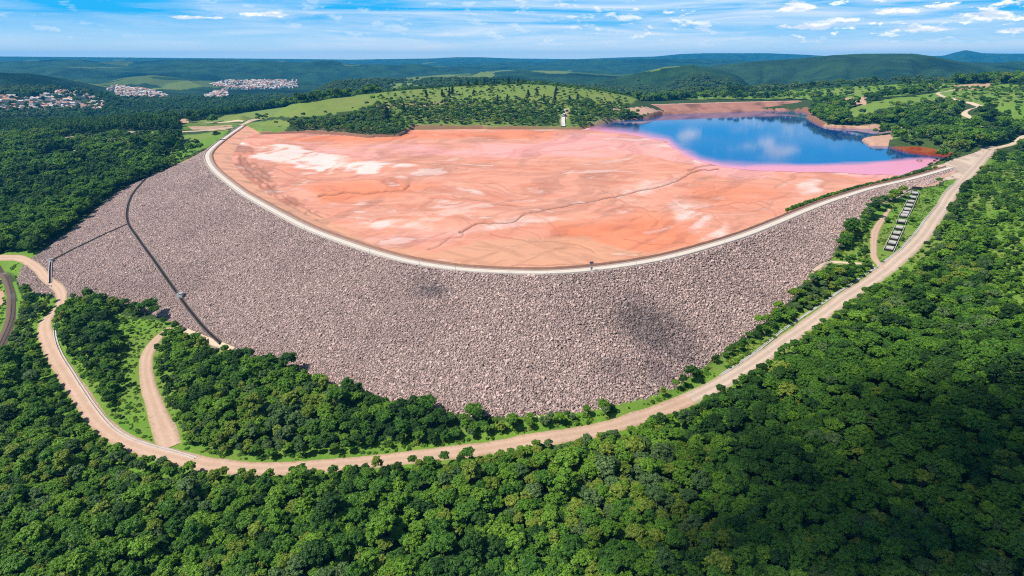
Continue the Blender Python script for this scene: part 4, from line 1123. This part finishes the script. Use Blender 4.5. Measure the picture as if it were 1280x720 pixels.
height = np.where(low, crown_r * 1.9, crown_r * rng.uniform(1.8, 3.2, len(X)))
height[farc] = crown_r[farc] * 1.1
height[pinez] = rng.uniform(12, 18, pinez.sum()); crown_r[pinez] = rng.uniform(3.0, 4.6, pinez.sum())
T = np.where(ok)[0]

# low shrubs rooted along the upstream slope at the right end of the crest
nb = 330; bt = rng.uniform(.82, .995, nb); bu = rng.uniform(.15, 1.0, nb); bi = np.clip((bt * (NC - 1)).astype(int), 0, NC - 1)
bo = CREST_W + UP_W[bi] * bu; bx, by = (crest[bi, :2] + inw[bi] * bo[:, None]).T; bz_ = .05 + (BEACH_Z - .6) * bu
X, Y, Z = np.r_[X, bx], np.r_[Y, by], np.r_[Z, bz_]; R_ = np.r_[R_, np.hypot(bx, by)]
crown_r = np.r_[crown_r, rng.uniform(.8, 1.9, nb)]; height = np.r_[height, crown_r[-nb:] * 1.9]; ci = np.r_[ci, rng.choice(4, nb, p=[.3, .4, .2, .1])]
low = np.r_[low, np.ones(nb, bool)]; pinez = np.r_[pinez, np.zeros(nb, bool)]; T = np.r_[T, np.arange(len(X) - nb, len(X))]
_a, _b, _c = to_px(X[-nb:], Y[-nb:], Z[-nb:]); PXc, PYc = np.r_[PXc, _a], np.r_[PYc, _b]

# ---- the 300 trees and 200 shrubs that show largest become things
pxs, pys, zcs = to_px(X, Y, Z + height * .6)
show = crown_r * F / zcs
infr = (pxs > 6) & (pxs < 1274) & (pys > 150) & (pys < 716)
treeish = ~low
tsel = T[(infr & treeish)[T]]; tsel = tsel[np.argsort(-show[tsel])][:290]
ssel = T[(infr & low & (R_ < 900))[T]]; ssel = ssel[np.argsort(-show[ssel])][:240]
single = np.zeros(len(X), bool); single[tsel] = True; single[ssel] = True

def plant(name, i, cat, label, group, hi=True, pine=False):
    r = np.random.default_rng(1000 + i); h = float(height[i]); cr = float(crown_r[i])
    e = empty(name, (X[i], Y[i], Z[i])); e.rotation_euler = (0, 0, float(r.random() * 6.28)); tag(e, label, cat, group)
    c = bpy.data.objects.new('crown', (PINE_HI[i % 2] if pine else CROWN[COLS[ci[i]]][i % NV])); COL.objects.link(c); c.parent = e
    if pine: c.scale = (cr, cr, h * .28); c.location = (0, 0, h * .55)
    else:
        v = cr * .82; c.scale = (cr, cr, v); c.location = (0, 0, max(h - v * .85, v * .55))
    t = bpy.data.objects.new('trunk', TRUNK[i % 4]); COL.objects.link(t); t.parent = e; t.scale = (h * 1.0, h * 1.0, h * (.95 if not pine else 1.0))
    return e

def rows_labels(sel, what, rowf, sizes):
    """label by look, row and ordinal from the left"""
    cells = {}
    for i in sel: cells.setdefault((COLS[ci[i]], sizes(i), rowf(i)), []).append(i)
    out = {}
    for (col, sz, row), L in cells.items():
        L.sort(key=lambda i: pxs[i])
        for k, i in enumerate(L):
            out[i] = (f'{sz} {col} {what} {row}' if len(L) == 1 else f'{sz} {col} {what}, {ORD[k]} such from left {row}')
    return out
def trow(i):
    side = 'lower left forest' if pxs[i] < 430 else 'lower middle forest' if pxs[i] < 850 else 'lower right forest'
    y = pys[i]
    b = 'bottom row' if y > 680 else 'second row' if y > 640 else 'third row' if y > 600 else 'fourth row' if y > 555 else 'top rows'
    return f'in {b} of {side}'
med = np.median(crown_r[tsel])
lab = rows_labels(tsel, 'tree', trow, lambda i: 'broad' if crown_r[i] > med else 'narrow')
for i in tsel: plant('broadleaf_tree', i, 'tree', lab[i], 'trees of the near forest')
def srow(i):
    x, y = pxs[i], pys[i]
    if x > 1180 and y > 180: return 'on the grassy right hillside'
    if x > 820 and y > 335: return 'between dam toe and haul road'
    if x > 960 and y < 270: return 'on the bank between crest and pink shore'
    if x > 1040: return 'on the bright slope around the stepped chute'
    if x < 120: return 'on the scrub left of the valley road'
    if x < 260 and y > 330: return 'on the clearing beside the inner dirt track'
    return 'on the grass beside the dam abutment'
smed = np.median(crown_r[ssel]); lab = rows_labels(ssel, 'shrub', srow, lambda i: 'large' if crown_r[i] > smed else 'small')
for i in ssel: plant('shrub', i, 'shrub', lab[i], 'shrubs on the grassy slopes')

# lone pines on the knoll behind the tailings
pp = [(533,121),(553,119),(562,120),(566,117),(592,118),(622,129),(634,128),(660,119),(671,117),(680,124),(695,117),(693,126),(712,126),(722,125),(484,150),(505,138),(575,104),(585,103),(596,102),(606,103),(618,103),(636,105),(648,106)]
pl = []
for (px, py) in pp:
    if py < 108: q = Pr(px, py + 4, 1290)
    else: q = face_hit(px, py + 2)
    pl.append((q, px))
X = np.r_[X, [q[0][0] for q in pl]]; Y = np.r_[Y, [q[0][1] for q in pl]]; Z = np.r_[Z, [drop(q[0][0], q[0][1]) for q in pl]]
height = np.r_[height, rng.uniform(11, 18, len(pl))]; crown_r = np.r_[crown_r, rng.uniform(3.6, 5.2, len(pl))]; ci = np.r_[ci, np.zeros(len(pl), int)]
n0 = len(X) - len(pl); order = sorted(range(len(pl)), key=lambda k: pl[k][1])
for j, k in enumerate(order):
    if pl[k][1] == 484: crown_r[n0 + k] = 9; height[n0 + k] = 22
    plant('pine_tree', n0 + k, 'pine tree', f'dark pine standing on the grassy knoll behind the tailings, {ORD[j]} from the left', 'pines on the knoll', pine=True)

# bare little tree on the pink shore
def bare_tree(px, py):
    c = face_hit(px, py); e = empty('bare_tree', (c[0], c[1], drop(c[0], c[1]))); tag(e, 'thin twiggy tree with sparse round crown standing against the pink water', 'tree')
    m = MB(); r = random.Random(3); m.tube((0, 0, -.4), (.1, 0, 3), .22, .14); tips = []
    for k in range(16):
        a = k * 2.4; h = r.uniform(2.2, 3.2); p = (math.cos(a) * r.uniform(1, 3), math.sin(a) * r.uniform(1, 3), r.uniform(4, 8)); m.tube((.08, 0, h), p, .09, .03, 5); tips.append(p)
        for _ in range(4): q = tuple(p[i] + r.uniform(-1, 1) for i in range(3)); m.tube(p, q, .035, .012, 4); tips.append(q)
    m.build('trunk', M['bark'], e)
    rr = np.random.default_rng(5); P = np.repeat(np.array(tips), 7, 0) + rr.normal(0, .35, (len(tips) * 7, 3)); V, Fq = leaf_cards(P, rr.normal(0, 1, P.shape), np.full(len(P), .16), rr)
    mesh_obj('crown', V, Fq, [LEAF['greyish green']], e)
bare_tree(1147, 209)

# ---- rough grass and low scrub on the open slopes: one object
nT = 190000
tx = rng.uniform(-420, 480, nT); ty = rng.uniform(120, 720, nT); tz = ground_h(tx, ty)
td, tg, tb, tpx_, tpy_ = zones(tx, ty, tz)
tgap = np.array([road_gap(a, b) if math.hypot(a, b) < 520 else 99 for a, b in zip(tx, ty)])
tk = ((tg > .5) | (tgap < 9)) & (tb < .4) & (tpx_ > -60) & (tpx_ < 1340) & ~inside(tx, ty, FOOT) & ~inside(tx, ty, TAIL) & (fbm(tx / 12, ty / 12, 3, 88) > .40)
tk[np.where(tk)[0]] &= np.array([road_gap(a, b) > .8 for a, b in zip(tx[tk], ty[tk])])
tx, ty, tz = tx[tk], ty[tk], tz[tk]; m_ = len(tx); ts = np.clip(np.exp(rng.normal(-.75, .4, m_)), .25, 1.2) * np.where(tg[tk] > .5, 1, 1.5)
tsrc = [src_obj(CROWN_LO[c][v]) for c in ('mid green', 'bright green', 'yellowish green') for v in range(2)]
o = scatter('rough_grass', np.c_[tx, ty, tz + ts * .15], rng.random(m_) * 6.28, np.c_[ts, ts, ts * .7], rng.choice(6, m_, p=[.22, .22, .2, .2, .08, .08]), tsrc); tag(o, kind='stuff')

# ---- all other plants: one woodland object
rest = T[~single[T]]
srcs, lut = [], {}
for c in COLS:
    for v in range(NV): lut[(c, 'hi', v)] = len(srcs); srcs.append(src_obj(CROWN[c][v]))
    for v in range(3): lut[(c, 'lo', v)] = len(srcs); srcs.append(src_obj(CROWN_LO[c][v]))
pick = np.array([lut[(COLS[ci[i]], 'hi', i % NV)] if R_[i] < 700 else lut[(COLS[ci[i]], 'lo', i % 3)] for i in rest])
cr = crown_r[rest]; vs = np.where(pinez[rest], height[rest] * .42, cr * np.where(R_[rest] > 2600, .5, .82))
P = np.c_[X[rest], Y[rest], Z[rest] + np.where(pinez[rest], height[rest] * .58, np.maximum(height[rest] - vs * .85, vs * .55))]
o = scatter('woodland', P, rng.random(len(rest)) * 6.28, np.c_[cr, cr, vs], pick, srcs); tag(o, kind='stuff')
print('TREES', len(rest), len(tsel), len(ssel), len(T))

# ------------------------------------------------------------------ town houses far to the left
WALLC = {'white': (.64, .62, .58), 'cream': (.68, .58, .44), 'grey': (.42, .42, .42), 'pink': (.66, .42, .36)}
ROOFC = {'orange tiled': (.46, .24, .16), 'pale': (.50, .46, .43), 'brown': (.34, .24, .20)}
WM = {k: simple_mat(k + ' house wall', v, .1, .3) for k, v in WALLC.items()}; RM = {k: simple_mat(k + ' house roof', v, .2, .4) for k, v in ROOFC.items()}
HM = {}
def house_mesh(w, rf, v):
    if (w, rf, v) in HM: return HM[(w, rf, v)]
    L, Wd, H = [(10, 8, 4.5), (13, 8, 7), (8, 7.5, 4)][v]; hip = 2.2; m = MB()
    m.box((0, 0, H / 2 - 1), (L, Wd, H + 2)); nb = len(m.f)
    e = .6; V = [(-L/2-e, -Wd/2-e, H), (L/2+e, -Wd/2-e, H), (L/2+e, Wd/2+e, H), (-L/2-e, Wd/2+e, H), (-L/2-e, 0, H+hip), (L/2+e, 0, H+hip)]
    m.add(V, [[0, 1, 5, 4], [2, 3, 4, 5], [0, 4, 3], [1, 2, 5], [3, 2, 1, 0]]); nr_ = len(m.f)
    for s in (-.3, .05, .3): m.box((s * L, -Wd / 2 - .02, H * .55), (1.3, .1, 1.3))
    me = bpy.data.meshes.new('house'); me.from_pydata(m.v, [], m.f)
    for q in (WM[w], RM[rf], M['dark']): me.materials.append(q)
    me.polygons.foreach_set('material_index', [0] * nb + [1] * (nr_ - nb) + [2] * (len(m.f) - nr_)); HM[(w, rf, v)] = me; return me
TNAME = ['largest town at far left', 'second town right of the largest town', 'small cluster above the left pines', 'long town strip on the ridge above the grass hill']
hs = []
r = np.random.default_rng(44)
for ti, (poly, (ra, rb)) in enumerate(zip(TOWN, RT)):
    pts = np.array(poly, float); x0, y0 = pts.min(0); x1, y1 = pts.max(0)
    n = [5000, 2600, 1100, 2200][ti]
    qx, qy = r.uniform(x0, x1, n), r.uniform(y0, y1, n); k = inside(qx, qy, poly); seen_ = []
    for a, b in zip(qx[k], qy[k]):
        x, f_, u = ray(a, b); d = Vector((float(x), float(f_), float(u))).normalized()
        h = BV_ALL.ray_cast(Vector((0, 0, CAMZ)), d) if 'BV_ALL' in globals() else None
        if h is None:
            fa = GF[np.hypot(GV[GF[:, 0], 0], GV[GF[:, 0], 1]) < 6000]; BV_ALL = BVHTree.FromPolygons([tuple(v) for v in GV], fa.tolist()); h = BV_ALL.ray_cast(Vector((0, 0, CAMZ)), d)
        if h[0] is None: continue
        rr_ = math.hypot(h[0].x, h[0].y)
        if not (ra < rr_ < rb): continue
        if any(abs(h[0].x - s[0]) < 10.5 and abs(h[0].y - s[1]) < 13 for s in seen_): continue
        if fbm(np.array([h[0].x / 45]), np.array([h[0].y / 60]), 3, 70 + ti)[0] < .40: continue
        seen_.append((h[0].x, h[0].y)); hs.append([h[0].x, h[0].y, h[0].z, a, b, ti, rr_])
print('HOUSES', len(hs), [sum(1 for h in hs if h[5] == t) for t in range(4)])
for h in hs: h += [r.choice(list(WALLC), p=[.5, .2, .15, .15]), r.choice(list(ROOFC), p=[.38, .42, .2]), int(r.integers(0, 3)), float(r.random() * 3.14)]
hs.sort(key=lambda h: h[6]); one = hs[:290]; many = hs[290:]
cells = {}
for h in one: cells.setdefault((h[7], h[8], h[5]), []).append(h)
for (w, rf, ti), L in cells.items():
    L.sort(key=lambda h: h[3])
    for k, h in enumerate(L):
        o = bpy.data.objects.new('house', house_mesh(w, rf, h[9])); COL.objects.link(o); o.location = h[:3]; o.rotation_euler = (0, 0, h[10]); o.scale = (1.1,) * 3
        tag(o, f'{w} house with {rf} roof in {TNAME[ti]}' + (f', {ORD[k]} such from left' if len(L) > 1 else ''), 'house', 'houses of the hillside towns')
if many:
    hk = {}; hsrc = []
    for h in many:
        key = (h[7], h[8], h[9])
        if key not in hk: hk[key] = len(hsrc); hsrc.append(src_obj(house_mesh(*key)))
    o = scatter('distant_houses', np.array([h[:3] for h in many]), np.array([h[10] for h in many]), np.full(len(many), 1.15), np.array([hk[(h[7], h[8], h[9])] for h in many]), hsrc); tag(o, kind='stuff')

# ------------------------------------------------------------------ sun, sky, clouds, haze
SUN_EL, SUN_AZ = math.radians(53), math.radians(-112)     # azimuth from +Y (view direction), positive to the right
sd = Vector((math.sin(SUN_AZ) * math.cos(SUN_EL), math.cos(SUN_AZ) * math.cos(SUN_EL), math.sin(SUN_EL)))
L = bpy.data.lights.new('sun', 'SUN'); L.energy = 4.8; L.angle = math.radians(.55); L.color = (1, .955, .89)
so = bpy.data.objects.new('sun', L); COL.objects.link(so); so.rotation_euler = (-sd).to_track_quat('-Z', 'Y').to_euler()
w = bpy.data.worlds.new("World"); S.world = w; w.use_nodes = True; nt = w.node_tree; nt.nodes.clear(); n = N(nt)
wo = nt.nodes.new('ShaderNodeOutputWorld'); bg = nt.nodes.new('ShaderNodeBackground'); nt.links.new(bg.outputs[0], wo.inputs[0])
sky = nt.nodes.new('ShaderNodeTexSky'); sky.sky_type = 'NISHITA'; sky.sun_disc = False; sky.sun_elevation = SUN_EL; sky.sun_rotation = SUN_AZ; sky.ozone_density = 2.5; sky.air_density = 1.0; sky.dust_density = .3
bg.inputs[1].default_value = .10
tc = nt.nodes.new('ShaderNodeTexCoord'); sx = nt.nodes.new('ShaderNodeSeparateXYZ'); nt.links.new(tc.outputs['Generated'], sx.inputs[0])
el = n.math('ARCSINE', sx.outputs[2]); az = n.math('ARCTAN2', sx.outputs[0], sx.outputs[1])
def comb(a, b, c=0.0):
    q = nt.nodes.new('ShaderNodeCombineXYZ'); n._in(q.inputs[0], a); n._in(q.inputs[1], b); n._in(q.inputs[2], c); return q.outputs[0]
# deeper blue away from the horizon
t1 = n.map(el, .0, .085); skyc = n.mix(n.map(el, .004, .058), (5.6, 6.9, 7.5), (.20, 3.5, 7.0))
skyc = n.mix(n.map(el, .14, .5), skyc, n.mix(1.0, sky.outputs[0], (.78, .76, .70), 'MULTIPLY'))
# streaks of cirrus low over the horizon
st = n.noise(1.0, 7, .6, vec=comb(n.math('MULTIPLY', az, 4.0), n.math('MULTIPLY', el, 55.0), 2.0), dist=.6)
sm = n.math('MULTIPLY', n.math('MULTIPLY', n.map(st, .40, .66), n.map(az, -.6, -.15, .4, 1.0)), n.math('MULTIPLY', n.map(el, .0, .02, .35, 1), n.map(el, .075, .12, 1, .1)))
skyc = n.mix(n.math('MULTIPLY', sm, .78), skyc, (6.6, 7.0, 7.5))
# small fair-weather clouds, more of them to the right
cu_ = n.noise(1.0, 6, .62, vec=comb(n.math('MULTIPLY', az, 26.0), n.math('MULTIPLY', el, 75.0), 7.0))
cm = n.math('MULTIPLY', n.map(cu_, .545, .60), n.map(az, -.1, .45, .25, 1.0))
cov = n.noise(1.0, 2, .5, vec=comb(n.math('MULTIPLY', az, 5.0), n.math('MULTIPLY', el, 14.0), 3.0))
cm = n.math('MULTIPLY', cm, n.map(cov, .38, .50))
cm = n.math('MULTIPLY', n.math('MULTIPLY', cm, n.map(el, .012, .03)), n.map(el, .088, .105, 1.0, .35))
def gau(a0, e0, sa, se):
    da = n.math('DIVIDE', n.math('SUBTRACT', az, a0), sa); de = n.math('DIVIDE', n.math('SUBTRACT', el, e0), se)
    return n.math('EXPONENT', n.math('MULTIPLY', n.math('ADD', n.math('MULTIPLY', da, da), n.math('MULTIPLY', de, de)), -1.0))
big_ = None
for q_ in ((.405, .067, .030, .009), (.40, .124, .036, .012), (.27, .112, .022, .012), (.62, .050, .05, .007), (.52, .058, .03, .006), (.55, .036, .05, .006), (.42, .040, .05, .005), (.66, .032, .04, .005), (-.36, .058, .05, .004), (-.45, .052, .05, .003)):
    g_ = gau(*q_); big_ = g_ if big_ is None else n.math('MAXIMUM', big_, g_)
cm = n.math('MAXIMUM', cm, n.map(n.math('ADD', big_, n.math('MULTIPLY', n.math('SUBTRACT', cu_, .5), 2.6)), .50, .78))
shade = n.noise(1.0, 4, .6, vec=comb(n.math('MULTIPLY', az, 26.0), n.math('MULTIPLY', n.math('ADD', el, .004), 75.0), 7.0))
cc = n.mix(n.map(n.math('SUBTRACT', cu_, shade), -.05, .07), (5.4, 6.1, 7.1), (8.5, 8.5, 8.5))
skyc = n.mix(n.math('MULTIPLY', cm, .95), skyc, cc)
nt.links.new(skyc, bg.inputs[0])

# unseen clouds, added to shade the rock face, lower right forest and far hills
def shade_clouds():
    Vs, Fs = [], []; off = 0; r = np.random.default_rng(12)
    bm = bmesh.new(); bmesh.ops.create_icosphere(bm, subdivisions=3, radius=1); iv = np.array([v.co for v in bm.verts]); fi = np.array([[v.index for v in f.verts] for f in bm.faces]); bm.free()
    def puff(P, t, rx, ry, n):
        nonlocal off
        c = np.asarray(P) + np.array(sd) * t
        for k in range(n):
            a = r.random() * 6.28; q = math.sqrt(r.random()) * .75
            s_ = r.uniform(.35, .6) * np.array([rx, ry, .45 * min(rx, ry)])
            o_ = np.array([math.cos(a) * q * rx, math.sin(a) * q * ry, r.normal(0, .06 * rx)])
            lump = 1 + .35 * (fbm(iv[:, 0] * 2.2 + k * 7 + 40, iv[:, 1] * 2.2 + iv[:, 2] * 2 + 40, 3, k) - .5)
            Vs.append(iv * lump[:, None] * s_ + o_ + c); Fs.append(fi + off); off += len(iv)
    puff(face_hit(826, 420), 700, 17, 24, 9); puff(face_hit(790, 462), 700, 15, 11, 4); puff(face_hit(530, 358), 700, 15, 9, 6)
    puff(Pz(1180, 600, -25), 720, 85, 62, 26); puff(Pz(1000, 690, -40), 720, 60, 30, 14); puff(Pz(1090, 500, -25), 720, 40, 34, 10)
    for px, rr_, R1, R2 in ((40, 2900, 420, 200), (330, 3000, 300, 160), (230, 4800, 700, 300), (560, 3300, 420, 220), (760, 3600, 260, 160), (1180, 3600, 200, 160), (1240, 4200, 380, 300), (520, 6200, 900, 350), (120, 7000, 900, 400), (860, 7000, 800, 400)):
        puff(Pp(px, rr_, 20), 1900, R1, R2, 9)
    m, nt_, b = new_mat('shade cloud vapour'); b.inputs['Base Color'].default_value = (.9, .9, .92, 1); n_m = N(nt_)
    tr = nt_.nodes.new('ShaderNodeBsdfTransparent'); mx = nt_.nodes.new('ShaderNodeMixShader'); out = [k for k in nt_.nodes if k.type == 'OUTPUT_MATERIAL'][0]
    mx.inputs[0].default_value = .115
    nt_.links.new(tr.outputs[0], mx.inputs[1]); nt_.links.new(b.outputs[0], mx.inputs[2]); nt_.links.new(mx.outputs[0], out.inputs[0])
    o = mesh_obj('shade_clouds', np.vstack(Vs), np.vstack(Fs), [m], smooth_shade=True); tag(o, kind='stuff')
shade_clouds()

# haze: one closed box of thin air round the whole scene
V = []
zl, zh, q = float(GV[:, 2].min()) - 1, float(GV[:, 2].max()) + 20, 14600
hz = mesh_obj('haze', [(-q, -q, zl), (q, -q, zl), (q, q, zl), (-q, q, zl), (-q, -q, zh), (q, -q, zh), (q, q, zh), (-q, q, zh)], [[3, 2, 1, 0], [4, 5, 6, 7], [0, 1, 5, 4], [1, 2, 6, 5], [2, 3, 7, 6], [3, 0, 4, 7]])
hm = bpy.data.materials.new('thin haze'); hm.use_nodes = True; t_ = hm.node_tree; t_.nodes.clear()
ho = t_.nodes.new('ShaderNodeOutputMaterial'); pv = t_.nodes.new('ShaderNodeVolumePrincipled'); t_.links.new(pv.outputs[0], ho.inputs['Volume'])
pv.inputs['Color'].default_value = (.02, .46, 1.0, 1); pv.inputs['Density'].default_value = 6.2e-5; pv.inputs['Anisotropy'].default_value = 0.0
hz.data.materials.append(hm); tag(hz, kind='stuff')

# ------------------------------------------------------------------ camera, render
cam = bpy.data.cameras.new('camera'); cam.sensor_width = 36; cam.lens = 36 * F / 1280; cam.clip_start = 1; cam.clip_end = 90000
co = bpy.data.objects.new('camera', cam); COL.objects.link(co); co.location = (0, 0, CAMZ); co.rotation_euler = (math.pi / 2 - PITCH, 0, 0); S.camera = co
S.view_settings.view_transform = 'Standard'; S.view_settings.look = 'None'; S.view_settings.exposure = .5; S.view_settings.gamma = 1; S.view_settings.use_curve_mapping = False
S.render.engine = 'CYCLES'; S.cycles.use_denoising = False; S.cycles.filter_width = 1.1; S.cycles.use_adaptive_sampling = False; S.cycles.max_bounces = 5; S.cycles.diffuse_bounces = 2; S.cycles.glossy_bounces = 2; S.cycles.transmission_bounces = 2; S.cycles.volume_bounces = 0; S.cycles.transparent_max_bounces = 24
S.cycles.use_fast_gi = False; S.cycles.caustics_reflective = False; S.cycles.caustics_refractive = False
